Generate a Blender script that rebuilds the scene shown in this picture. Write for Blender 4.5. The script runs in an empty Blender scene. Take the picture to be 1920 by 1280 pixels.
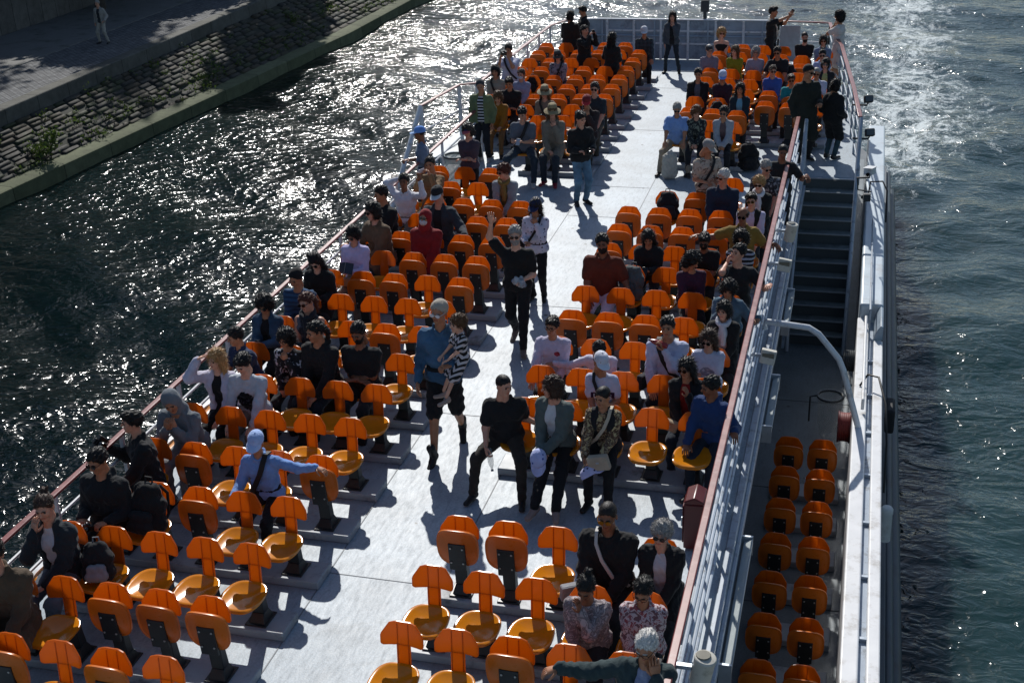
import bpy, math, random
import numpy as np
from mathutils import Vector, Matrix
R = math.radians
rnd = random.Random(7)
scene = bpy.context.scene
COL = scene.collection

# ------------------------------------------------------------------ helpers
def link(o, parent=None):
    COL.objects.link(o)
    if parent: o.parent = parent
    return o
def tag(o, label=None, cat=None, group=None, kind=None):
    if label: o['label'] = label
    if cat: o['category'] = cat
    if group: o['group'] = group
    if kind: o['kind'] = kind
    return o
def empty(name, loc=(0, 0, 0), rz=0.0):
    o = bpy.data.objects.new(name, None); o.empty_display_size = .1
    o.location = loc; o.rotation_euler = (0, 0, rz)
    return link(o)
def copy_tree(o, parent=None):
    c = o.copy(); link(c, parent)
    for ch in list(o.children): copy_tree(ch, c)
    return c

class MB:
    """collects shapes that become ONE mesh"""
    def __init__(s): s.v = []; s.f = []; s.m = []
    def add(s, vs, fs, mi=0):
        b = len(s.v); s.v += [tuple(p) for p in vs]
        for f in fs: s.f.append(tuple(b + i for i in f)); s.m.append(mi)
    def box(s, x0, x1, y0, y1, z0, z1, mi=0):
        s.add([(x0,y0,z0),(x1,y0,z0),(x1,y1,z0),(x0,y1,z0),(x0,y0,z1),(x1,y0,z1),(x1,y1,z1),(x0,y1,z1)],
              [(0,3,2,1),(4,5,6,7),(0,1,5,4),(1,2,6,5),(2,3,7,6),(3,0,4,7)], mi)
    def tube(s, pts, r, n=10, mi=0, closed=False):
        pts = [Vector(p) for p in pts]; k = len(pts)
        rs = r if isinstance(r, (list, tuple)) else [r]*k
        rings = []; ref = None
        for i, p in enumerate(pts):
            a = pts[(i-1) % k] if (closed or i > 0) else p
            c = pts[(i+1) % k] if (closed or i < k-1) else p
            t = (c - a)
            if t.length < 1e-9: t = Vector((0,0,1))
            t.normalize()
            if ref is None: ref = Vector((0,0,1)) if abs(t.z) < .9 else Vector((1,0,0))
            u = (ref - t*ref.dot(t)).normalized(); w = t.cross(u); ref = u
            rings.append([p + (u*math.cos(2*math.pi*j/n) + w*math.sin(2*math.pi*j/n))*rs[i] for j in range(n)])
        vs = [q for rg in rings for q in rg]; fs = []
        for i in range(k if closed else k-1):
            a = i*n; b = ((i+1) % k)*n
            for j in range(n): fs.append((a+j, a+(j+1) % n, b+(j+1) % n, b+j))
        if not closed:
            fs.append(tuple(range(n-1, -1, -1))); fs.append(tuple((k-1)*n + j for j in range(n)))
        s.add(vs, fs, mi)
    def prism(s, outline, h0, h1, axis='z', mi=0):
        """outline: list of 2D points, ccw; extruded from h0 to h1 along axis"""
        n = len(outline)
        def P(a, b, h): return {'z': (a,b,h), 'y': (a,h,b), 'x': (h,a,b)}[axis]
        vs = [P(a,b,h0) for a, b in outline] + [P(a,b,h1) for a, b in outline]
        fs = [tuple(range(n-1,-1,-1)), tuple(range(n, 2*n))] + [(i, (i+1) % n, n+(i+1) % n, n+i) for i in range(n)]
        if axis == 'y': fs = [tuple(reversed(f)) for f in fs]
        s.add(vs, fs, mi)
    def lathe(s, prof, n=16, c=(0,0,0), mi=0):
        vs = [(c[0]+r*math.cos(2*math.pi*j/n), c[1]+r*math.sin(2*math.pi*j/n), c[2]+z) for r, z in prof for j in range(n)]
        k = len(prof)
        fs = [(i*n+j, i*n+(j+1) % n, (i+1)*n+(j+1) % n, (i+1)*n+j) for i in range(k-1) for j in range(n)]
        fs.append(tuple(range(n-1,-1,-1))); fs.append(tuple((k-1)*n+j for j in range(n)))
        s.add(vs, fs, mi)
    def xf(s, M):
        s.v = [tuple(M @ Vector(p)) for p in s.v]; return s
    def build(s, name, mats, parent=None, smooth=True, bevel=0, seg=2, auto=None):
        me = bpy.data.meshes.new(name); me.from_pydata(s.v, [], s.f); me.validate()
        for m in (mats if isinstance(mats, (list, tuple)) else [mats]): me.materials.append(m)
        if len(s.m) == len(me.polygons): me.polygons.foreach_set('material_index', s.m)
        if smooth:
            me.polygons.foreach_set('use_smooth', [True]*len(me.polygons))
            try: me.set_sharp_from_angle(angle=R(auto or 40))
            except Exception: pass
        me.update()
        o = bpy.data.objects.new(name, me); link(o, parent)
        if bevel:
            b = o.modifiers.new('Bevel', 'BEVEL'); b.width = bevel; b.segments = seg; b.limit_method = 'ANGLE'; b.angle_limit = R(40)
            b.harden_normals = False
        return o

# ------------------------------------------------------------------ materials
def hexc(h):
    h = h.lstrip('#'); c = [int(h[i:i+2], 16)/255 for i in (0, 2, 4)]
    return tuple(x/12.92 if x <= .04045 else ((x+.055)/1.055)**2.4 for x in c) + (1,)
def nodes(name):
    m = bpy.data.materials.new(name); m.use_nodes = True
    nt = m.node_tree; return m, nt, nt.nodes['Principled BSDF']
def N(nt, typ, **kw):
    n = nt.nodes.new(typ)
    for k, v in kw.items():
        if k.startswith('i_'):
            key = k[2:]; n.inputs[int(key) if key.isdigit() else key.replace('_', ' ')].default_value = v
        else: setattr(n, k, v)
    return n
def ramp(nt, stops):
    n = nt.nodes.new('ShaderNodeValToRGB'); e = n.color_ramp.elements
    while len(e) < len(stops): e.new(.5)
    for q, (p, c) in zip(e, stops): q.position = p; q.color = c if len(c) == 4 else tuple(c)+(1,)
    return n
def mul(c, k): return tuple(min(1, x*k) for x in c[:3]) + (1,)
def coords(nt, scale=(1,1,1), kind='Object'):
    t = N(nt, 'ShaderNodeTexCoord'); mp = N(nt, 'ShaderNodeMapping'); mp.inputs['Scale'].default_value = scale
    nt.links.new(t.outputs[kind], mp.inputs[0]); return mp.outputs[0]
def mix(nt, fac, a, b, blend='MIX'):
    n = N(nt, 'ShaderNodeMix', data_type='RGBA', blend_type=blend)
    for sock, val in ((n.inputs[0], fac), (n.inputs[6], a), (n.inputs[7], b)):
        if hasattr(val, 'links'): nt.links.new(val, sock)
        else: sock.default_value = val
    return n.outputs[2]
def paint(name, col, rough=.45, metal=0.0, var=.12, nscale=3.0, dirt=None, bump=.0, bscale=40, spec=.5, dscale=1.2):
    """painted / plain surface with mottling, wear and fine grain"""
    m, nt, b = nodes(name); L = nt.links
    co = coords(nt)
    n1 = N(nt, 'ShaderNodeTexNoise', i_Scale=nscale, i_Detail=8.0, i_Roughness=.65); L.new(co, n1.inputs[0])
    rp = ramp(nt, [(.3, mul(col, 1-var)), (.7, mul(col, 1+var))]); L.new(n1.outputs[0], rp.inputs[0])
    out = rp.outputs[0]
    if dirt:
        n2 = N(nt, 'ShaderNodeTexNoise', i_Scale=dscale, i_Detail=12.0, i_Roughness=.72); L.new(co, n2.inputs[0])
        r2 = ramp(nt, [(.52, (0,0,0)), (.68, (1,1,1))]); L.new(n2.outputs[0], r2.inputs[0])
        out = mix(nt, r2.outputs[0], out, dirt)
    L.new(out, b.inputs['Base Color'])
    rr = N(nt, 'ShaderNodeMapRange', i_3=rough*.75, i_4=min(1, rough*1.3)); L.new(n1.outputs[0], rr.inputs[0]); L.new(rr.outputs[0], b.inputs['Roughness'])
    b.inputs['Metallic'].default_value = metal; b.inputs['Specular IOR Level'].default_value = spec
    if bump:
        n3 = N(nt, 'ShaderNodeTexNoise', i_Scale=bscale, i_Detail=5.0); L.new(co, n3.inputs[0])
        bp = N(nt, 'ShaderNodeBump', i_Strength=bump, i_Distance=.01); L.new(n3.outputs[0], bp.inputs['Height']); L.new(bp.outputs[0], b.inputs['Normal'])
    return m

def deck_mat(name, col, dark, spots=True, rough=.42, seam=None):
    m, nt, b = nodes(name); L = nt.links
    co = coords(nt)
    n1 = N(nt, 'ShaderNodeTexNoise', i_Scale=1.1, i_Detail=10.0, i_Roughness=.6); L.new(co, n1.inputs[0])
    r1 = ramp(nt, [(.32, mul(col, .72)), (.66, mul(col, 1.12))]); L.new(n1.outputs[0], r1.inputs[0])
    cs = coords(nt, (9, 2.2, 1))                                  # scuffs along the aisle
    n2 = N(nt, 'ShaderNodeTexNoise', i_Scale=2.2, i_Detail=9.0, i_Roughness=.75); L.new(cs, n2.inputs[0])
    r2 = ramp(nt, [(.50, (0,0,0)), (.74, (.7,.7,.7))]); L.new(n2.outputs[0], r2.inputs[0])
    out = mix(nt, r2.outputs[0], r1.outputs[0], dark)
    n5 = N(nt, 'ShaderNodeTexNoise', i_Scale=38.0, i_Detail=4.0, i_Roughness=.7); L.new(co, n5.inputs[0])
    r5 = ramp(nt, [(.35, (.80,.80,.80)), (.62, (1.06,1.06,1.06))]); L.new(n5.outputs[0], r5.inputs[0])
    out = mix(nt, 1.0, out, r5.outputs[0], 'MULTIPLY')
    n6 = N(nt, 'ShaderNodeTexNoise', i_Scale=.7, i_Detail=12.0, i_Roughness=.78, i_Distortion=.8); L.new(co, n6.inputs[0])
    r6 = ramp(nt, [(.56, (0,0,0)), (.72, (.6,.6,.6))]); L.new(n6.outputs[0], r6.inputs[0])
    out = mix(nt, r6.outputs[0], out, (dark[0]*1.1, dark[1], dark[2]*.9, 1))
    if spots:
        vo = N(nt, 'ShaderNodeTexVoronoi', i_Scale=1.9, i_Randomness=1.0); L.new(co, vo.inputs[0])
        nz = N(nt, 'ShaderNodeTexNoise', i_Scale=30.0); L.new(co, nz.inputs[0])
        ad = N(nt, 'ShaderNodeMath', operation='MULTIPLY_ADD', i_1=.06); L.new(nz.outputs[0], ad.inputs[0]); L.new(vo.outputs['Distance'], ad.inputs[2])
        r3 = ramp(nt, [(.075, (1,1,1)), (.092, (0,0,0))]); L.new(ad.outputs[0], r3.inputs[0])
        out = mix(nt, r3.outputs[0], out, mul(dark, .35))
    L.new(out, b.inputs['Base Color'])
    r4 = N(nt, 'ShaderNodeMapRange', i_3=rough*.8, i_4=rough*1.35); L.new(n2.outputs[0], r4.inputs[0]); L.new(r4.outputs[0], b.inputs['Roughness'])
    n4 = N(nt, 'ShaderNodeTexNoise', i_Scale=60.0, i_Detail=4.0); L.new(co, n4.inputs[0])
    bp = N(nt, 'ShaderNodeBump', i_Strength=.22, i_Distance=.006); L.new(n4.outputs[0], bp.inputs['Height']); L.new(bp.outputs[0], b.inputs['Normal'])
    return m

def plastic(name, col, rough=.22, trans=0.0, tcol=None):
    m, nt, b = nodes(name); L = nt.links
    co = coords(nt); oi = N(nt, 'ShaderNodeObjectInfo')
    n1 = N(nt, 'ShaderNodeTexNoise', i_Scale=7.0, i_Detail=6.0); L.new(co, n1.inputs[0])
    rp = ramp(nt, [(.3, mul(col, .88)), (.7, mul(col, 1.08))]); L.new(n1.outputs[0], rp.inputs[0])
    hv = N(nt, 'ShaderNodeMapRange', i_3=.84, i_4=1.08); L.new(oi.outputs['Random'], hv.inputs[0])
    hs = N(nt, 'ShaderNodeHueSaturation'); L.new(rp.outputs[0], hs.inputs['Color']); L.new(hv.outputs[0], hs.inputs['Value'])
    L.new(hs.outputs[0], b.inputs['Base Color'])
    n2 = N(nt, 'ShaderNodeTexNoise', i_Scale=25.0, i_Detail=8.0, i_Roughness=.8); L.new(co, n2.inputs[0])
    rr = N(nt, 'ShaderNodeMapRange', i_3=rough*.6, i_4=rough*1.7); L.new(n2.outputs[0], rr.inputs[0]); L.new(rr.outputs[0], b.inputs['Roughness'])
    if trans:
        out = nt.nodes['Material Output']; t = N(nt, 'ShaderNodeBsdfTranslucent'); t.inputs[0].default_value = tcol or col
        ms = N(nt, 'ShaderNodeMixShader'); ms.inputs[0].default_value = trans
        L.new(b.outputs[0], ms.inputs[1]); L.new(t.outputs[0], ms.inputs[2]); L.new(ms.outputs[0], out.inputs[0])
    return m

_cl = {}
def cloth(kind, cols, patch=None):
    """fabric: plain, stripe, vstripe, dots, floral, check, chevron, print, denim, knit"""
    key = (kind,) + tuple(cols) + ((patch,) if patch else ())
    if key in _cl: return _cl[key]
    c = [tuple(q*1.12+.010 for q in hexc(x)[:3])+(1,) for x in cols]
    m, nt, b = nodes('fabric_' + kind); L = nt.links
    co = coords(nt); a = c[0]; d = c[1] if len(c) > 1 else mul(a, .7)
    n1 = N(nt, 'ShaderNodeTexNoise', i_Scale=9.0, i_Detail=6.0, i_Roughness=.6); L.new(co, n1.inputs[0])
    rp = ramp(nt, [(.3, mul(a, .82)), (.7, mul(a, 1.12))]); L.new(n1.outputs[0], rp.inputs[0]); out = rp.outputs[0]
    def sep(v):
        s = N(nt, 'ShaderNodeSeparateXYZ'); L.new(v, s.inputs[0]); return s.outputs
    def mathn(op, x, y=None, z=None):
        n = N(nt, 'ShaderNodeMath', operation=op)
        for i, q in enumerate((x, y, z)):
            if q is None: continue
            if hasattr(q, 'links'): L.new(q, n.inputs[i])
            else: n.inputs[i].default_value = q
        return n.outputs[0]
    if kind in ('stripe', 'vstripe', 'chevron', 'check'):
        s = sep(co)
        def band(v, sc, duty=.5): return mathn('LESS_THAN', mathn('FRACT', mathn('MULTIPLY', v, sc)), duty)
        if kind == 'stripe': fac = band(s[2], 17, .45)
        elif kind == 'vstripe': fac = band(s[0], 30, .3)
        elif kind == 'check': fac = mathn('MULTIPLY', mathn('ADD', band(s[0], 11), band(s[2], 11)), .5)
        else:
            zig = mathn('PINGPONG', s[0], .035); fac = band(mathn('ADD', s[2], zig), 15, .5)
        out = mix(nt, fac, out, d)
    elif kind == 'dots':
        vo = N(nt, 'ShaderNodeTexVoronoi', i_Scale=20.0, i_Randomness=.35); L.new(co, vo.inputs[0])
        out = mix(nt, mathn('LESS_THAN', vo.outputs['Distance'], .24), out, d)
    elif kind in ('floral', 'print', 'camo'):
        sc = {'floral': 16.0, 'print': 9.0, 'camo': 11.0}[kind]
        n2 = N(nt, 'ShaderNodeTexNoise', i_Scale=sc, i_Detail=3.0, i_Roughness=.6, i_Distortion=1.2); L.new(co, n2.inputs[0])
        e = c[2] if len(c) > 2 else mul(d, .6)
        r2 = ramp(nt, [(.0, a), (.44, d), (.56, e)]); r2.color_ramp.interpolation = 'CONSTANT'; L.new(n2.outputs[0], r2.inputs[0])
        out = r2.outputs[0]
    elif kind == 'denim':
        n2 = N(nt, 'ShaderNodeTexNoise', i_Scale=4.0, i_Detail=8.0); L.new(co, n2.inputs[0])
        r2 = ramp(nt, [(.4, mul(a, .7)), (.7, mul(a, 1.5))]); L.new(n2.outputs[0], r2.inputs[0]); out = r2.outputs[0]
    if patch:                                            # printed picture on the chest: (x, z, half width, half height, colours, round)
        px, pz, hw, hh, pc, rnd_ = patch; s = sep(co)
        ax = mathn('DIVIDE', mathn('ABSOLUTE', mathn('SUBTRACT', s[0], px)), hw); az = mathn('DIVIDE', mathn('ABSOLUTE', mathn('SUBTRACT', s[2], pz)), hh)
        dd = mathn('ADD', mathn('MULTIPLY', ax, ax), mathn('MULTIPLY', az, az)) if rnd_ else mathn('MAXIMUM', ax, az)
        n3 = N(nt, 'ShaderNodeTexNoise', i_Scale=22.0, i_Detail=3.0, i_Distortion=1.0); L.new(co, n3.inputs[0])
        if rnd_: dd = mathn('ADD', dd, mathn('MULTIPLY_ADD', n3.outputs[0], 1.2, -.6))
        fr = mathn('MULTIPLY', mathn('LESS_THAN', dd, 1.0), mathn('LESS_THAN', s[1], -.02))
        r3 = ramp(nt, [(0.0, hexc(pc[0])), (.52, hexc(pc[0])), (.56, hexc(pc[-1]))]); L.new(n3.outputs[0], r3.inputs[0])
        out = mix(nt, fr, out, r3.outputs[0])
    L.new(out, b.inputs['Base Color'])
    b.inputs['Roughness'].default_value = .85; b.inputs['Specular IOR Level'].default_value = .25
    b.inputs['Sheen Weight'].default_value = .12; b.inputs['Sheen Roughness'].default_value = .4
    w = N(nt, 'ShaderNodeTexNoise', i_Scale=14.0, i_Detail=5.0, i_Distortion=1.5); L.new(co, w.inputs[0])
    bp = N(nt, 'ShaderNodeBump', i_Strength=.55, i_Distance=.02); L.new(w.outputs[0], bp.inputs['Height']); L.new(bp.outputs[0], b.inputs['Normal'])
    _cl[key] = m; return m
_sk = {}
SKIN = {'fair': '#d6a88e', 'light': '#c6937a', 'tan': '#ae7a5a', 'brown': '#83543a', 'dark': '#553524'}
def skin_mats(t):
    if t in _sk: return _sk[t]
    c = hexc(SKIN[t]); m, nt, b = nodes('skin_' + t); L = nt.links
    co = coords(nt); n1 = N(nt, 'ShaderNodeTexNoise', i_Scale=18.0, i_Detail=5.0); L.new(co, n1.inputs[0])
    rp = ramp(nt, [(.3, mul(c, .86)), (.7, (min(1, c[0]*1.12), c[1]*1.05, c[2]*1.02, 1))]); L.new(n1.outputs[0], rp.inputs[0]); L.new(rp.outputs[0], b.inputs['Base Color'])
    b.inputs['Roughness'].default_value = .5
    lip = paint('lips_' + t, (c[0]*.75, c[1]*.45, c[2]*.45, 1), .4)
    eye = paint('eye_' + t, (.05, .035, .03, 1), .15)
    _sk[t] = [m, lip, eye]; return _sk[t]
_hr = {}
HAIR = {'black': '#120f0e', 'dark': '#1d1512', 'brown': '#3a261a', 'auburn': '#4f2416', 'blond': '#a98454', 'grey': '#8f8c88', 'white': '#c9c6c0', 'lightbrown': '#5a4028', 'ginger': '#5e3a20'}
def hair_mat(t):
    if t in _hr: return _hr[t]
    c = hexc(HAIR[t]); m, nt, b = nodes('hair_' + t); L = nt.links
    co = coords(nt, (30, 30, 6)); n1 = N(nt, 'ShaderNodeTexNoise', i_Scale=4.0, i_Detail=6.0, i_Distortion=.6); L.new(co, n1.inputs[0])
    rp = ramp(nt, [(.3, mul(c, .55)), (.7, mul(c, 1.5))]); L.new(n1.outputs[0], rp.inputs[0]); L.new(rp.outputs[0], b.inputs['Base Color'])
    b.inputs['Roughness'].default_value = .48; b.inputs['Specular IOR Level'].default_value = .35
    bp = N(nt, 'ShaderNodeBump', i_Strength=.6, i_Distance=.008); L.new(n1.outputs[0], bp.inputs['Height']); L.new(bp.outputs[0], b.inputs['Normal'])
    _hr[t] = m; return m
_pl = {}
def plain(h, rough=.45, metal=0.0):
    k = (h, rough, metal)
    if k not in _pl: _pl[k] = paint('finish_' + h.strip('#'), hexc(h), rough, metal, var=.1, nscale=6)
    return _pl[k]

# ------------------------------------------------------------------ implicit surfaces (numpy)
def surfnet(D, org, h):
    nx, ny, nz = D.shape
    c8 = [D[i:nx-1+i, j:ny-1+j, k:nz-1+k] for i in (0,1) for j in (0,1) for k in (0,1)]
    neg = sum((c < 0).astype(np.int8) for c in c8)
    I = np.argwhere((neg > 0) & (neg < 8))
    if len(I) == 0: return np.zeros((0,3)), np.zeros((0,4), int)
    vals = np.stack([c[I[:,0], I[:,1], I[:,2]] for c in c8], 1)
    offs = np.array([(i,j,k) for i in (0,1) for j in (0,1) for k in (0,1)], float)
    acc = np.zeros((len(I),3)); cnt = np.zeros(len(I))
    for a in range(8):
        for b in range(a+1, 8):
            if np.abs(offs[a]-offs[b]).sum() != 1: continue
            va, vb = vals[:,a], vals[:,b]; mk = (va < 0) != (vb < 0)
            t = va/np.where(mk, va-vb, 1.0)
            acc[mk] += (offs[a] + t[:,None]*(offs[b]-offs[a]))[mk]; cnt[mk] += 1
    V = org + (I + acc/cnt[:,None])*h
    vid = -np.ones((nx-1, ny-1, nz-1), int); vid[I[:,0],I[:,1],I[:,2]] = np.arange(len(I))
    S = D < 0; Q = []
    for ax in range(3):
        o1, o2 = [(1,2),(2,0),(0,1)][ax]
        sl0 = [slice(None)]*3; sl1 = [slice(None)]*3; sl0[ax] = slice(0,-1); sl1[ax] = slice(1,None)
        A, B = S[tuple(sl0)], S[tuple(sl1)]
        E = np.argwhere(A != B)
        ok = np.ones(len(E), bool)
        for o in (o1, o2): ok &= (E[:,o] > 0) & (E[:,o] < D.shape[o]-1)
        E = E[ok]; fl = A[E[:,0],E[:,1],E[:,2]]
        d1 = np.zeros(3,int); d1[o1] = 1; d2 = np.zeros(3,int); d2[o2] = 1
        g = lambda X: vid[X[:,0],X[:,1],X[:,2]]
        q = np.stack([g(E-d1-d2), g(E-d2), g(E), g(E-d1)], 1)
        q[~fl] = q[~fl][:, ::-1]
        Q.append(q)
    Q = np.concatenate(Q); Q = Q[(Q >= 0).all(1)]
    return V, Q
def d_cone(P, a, b, ra, rb):
    a = np.asarray(a, float); b = np.asarray(b, float); ab = b-a; l2 = float(ab@ab)+1e-12
    t = np.clip(((P-a)@ab)/l2, 0, 1)
    return np.linalg.norm(P-a-t[...,None]*ab, axis=-1) - (ra+(rb-ra)*t)
def d_ell(P, c, r):
    q = (P-np.asarray(c, float))/np.asarray(r, float); k0 = np.linalg.norm(q, axis=-1)
    k1 = np.linalg.norm(q/np.asarray(r, float), axis=-1)+1e-9
    return k0*(k0-1)/k1
def smin(a, b, k):
    hh = np.clip(.5+.5*(b-a)/k, 0, 1); return b+(a-b)*hh-k*hh*(1-hh)
def smax(a, b, k): return -smin(-a, -b, k)
def grid(lo, hi, h):
    lo = np.asarray(lo, float); n = np.maximum(4, np.ceil((np.asarray(hi)-lo)/h).astype(int)+1)
    ax = [lo[i]+h*np.arange(n[i]) for i in range(3)]
    return lo, np.stack(np.meshgrid(*ax, indexing='ij'), -1)
def blob(prims, h, subs=(), k=.03, wr=0.0, seed=0.0):
    """smooth union of rounded cones (a, b, ra, rb) minus subs (cone, blend) -> vertices, quads"""
    A = np.array([np.minimum(p[0], p[1]) - max(p[2], p[3]) for p in prims]).min(0) - 3*h - .01
    B = np.array([np.maximum(p[0], p[1]) + max(p[2], p[3]) for p in prims]).max(0) + 3*h + .01
    org, P = grid(A, B, h); D = np.full(P.shape[:3], .2)
    for p in prims:
        rr = max(p[2], p[3]) + k + 2.5*h
        l = np.clip(np.floor((np.minimum(p[0], p[1])-rr-org)/h).astype(int), 0, None)
        u = np.ceil((np.maximum(p[0], p[1])+rr-org)/h).astype(int)+1
        sl = tuple(slice(l[i], max(u[i], l[i]+1)) for i in range(3))
        D[sl] = smin(D[sl], d_cone(P[sl], *p), k)
    if wr:
        x, y, z = P[...,0], P[...,1], P[...,2]; s = seed
        D = D + wr*(np.sin(38*x+24*z+9*np.sin(11*y+s)+s)*np.sin(31*z-17*x+7*np.sin(13*x+2*s)) + .6*np.sin(52*z+14*y+6*np.sin(17*x+s)))
    for p, kk in subs:
        D = smax(D, -d_cone(P, *p), kk)
    return surfnet(D, org, h)
def np_mesh(name, parts, mats, parent=None):
    """parts: list of (V, F(list of arrays with 3 or 4 columns), material index) -> one mesh object"""
    Vs, lt, ls, mi, base = [], [], [], [], 0
    for V, Fs, m in parts:
        for F in (Fs if isinstance(Fs, list) else [Fs]):
            if len(F) == 0: continue
            lt.append(np.full(len(F), F.shape[1])); ls.append((F+base).ravel()); mi.append(np.full(len(F), m) if np.isscalar(m) else m)
        Vs.append(V); base += len(V)
    V = np.concatenate(Vs); lt = np.concatenate(lt); ls = np.concatenate(ls); mi = np.concatenate(mi)
    me = bpy.data.meshes.new(name)
    me.vertices.add(len(V)); me.vertices.foreach_set('co', V.astype(np.float32).ravel())
    me.loops.add(len(ls)); me.loops.foreach_set('vertex_index', ls.astype(np.int32))
    me.polygons.add(len(lt)); st = np.concatenate([[0], np.cumsum(lt)[:-1]])
    me.polygons.foreach_set('loop_start', st.astype(np.int32)); me.polygons.foreach_set('loop_total', lt.astype(np.int32))
    for m in mats: me.materials.append(m)
    me.polygons.foreach_set('material_index', mi.astype(np.int32))
    me.polygons.foreach_set('use_smooth', np.ones(len(lt), bool))
    me.update(calc_edges=True); me.validate()
    o = bpy.data.objects.new(name, me); link(o, parent); return o
def field_mesh(fn, lo, hi, h):
    org, P = grid(lo, hi, h); return surfnet(fn(P), org, h)
SKY_STR, EXPO = .1, -.2
CAM_LENS = 45.2826
CAM_MAT = [[0.96617, -0.073436, 0.247229, 0.0], [0.255145, 0.412037, -0.874715, 0.0], [-0.037632, 0.908203, 0.416834, 7.440659], [0.0, 0.0, 0.0, 1.0]]
# ------------------------------------------------------------------ people
def rx(a): c, s = math.cos(a), math.sin(a); return np.array([[1,0,0],[0,c,-s],[0,s,c]])
def ry(a): c, s = math.cos(a), math.sin(a); return np.array([[c,0,s],[0,1,0],[-s,0,c]])
def rz_(a): c, s = math.cos(a), math.sin(a); return np.array([[c,-s,0],[s,c,0],[0,0,1]])
def A3(*p): return np.array(p, float)

def head_field(P):
    k = .018
    d = d_ell(P, (0,.014,.035), (.073,.094,.084))
    d = smin(d, d_ell(P, (0,-.022,-.028), (.060,.066,.084)), .03)
    d = smin(d, d_ell(P, (0,-.056,-.094), (.030,.026,.022)), .025)
    for s in (-1, 1):
        d = smin(d, d_ell(P, (s*.034,-.060,-.024), (.024,.022,.026)), k)
        d = smin(d, d_cone(P, (s*.010,-.088,.021), (s*.042,-.074,.022), .009, .008), .012)
        d = smax(d, -d_ell(P, (s*.031,-.094,.004), (.017,.014,.011)), .010)
        d = smin(d, d_ell(P, (s*.076,.014,-.008), (.010,.019,.030)), .006)
    d = smin(d, d_cone(P, (0,-.086,.014), (0,-.106,-.022), .007, .013), .010)
    d = smin(d, d_cone(P, (-.018,-.083,-.056), (.018,-.083,-.056), .008, .008), .006)
    d = smax(d, -d_cone(P, (-.020,-.096,-.0565), (.020,-.096,-.0565), .0035, .0035), .004)
    return smin(d, d_cone(P, (0,.022,-.05), (0,.034,-.17), .050, .052), .03)
HEAD_V, HEAD_Q = field_mesh(head_field, (-.10,-.135,-.20), (.10,.13,.135), .0062)
_hc = HEAD_V[HEAD_Q].mean(1)
HEAD_M = ((np.abs(_hc[:,0]) < .024) & (_hc[:,1] < -.075) & (np.abs(_hc[:,2]+.056) < .0095)).astype(int)
def ball(c, r, n=8, m=6):
    V = [(c[0], c[1], c[2]+r)]
    for i in range(1, m):
        a = math.pi*i/m
        V += [(c[0]+r*math.sin(a)*math.cos(2*math.pi*j/n), c[1]+r*math.sin(a)*math.sin(2*math.pi*j/n), c[2]+r*math.cos(a)) for j in range(n)]
    V.append((c[0], c[1], c[2]-r)); F3, F4 = [], []
    for j in range(n):
        F3.append((0, 1+j, 1+(j+1) % n)); e = 1+(m-2)*n; F3.append((len(V)-1, e+(j+1) % n, e+j))
    for i in range(m-2):
        for j in range(n): a = 1+i*n; F4.append((a+j, a+n+j, a+n+(j+1) % n, a+(j+1) % n))
    return np.array(V), [np.array(F3), np.array(F4)]

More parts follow.
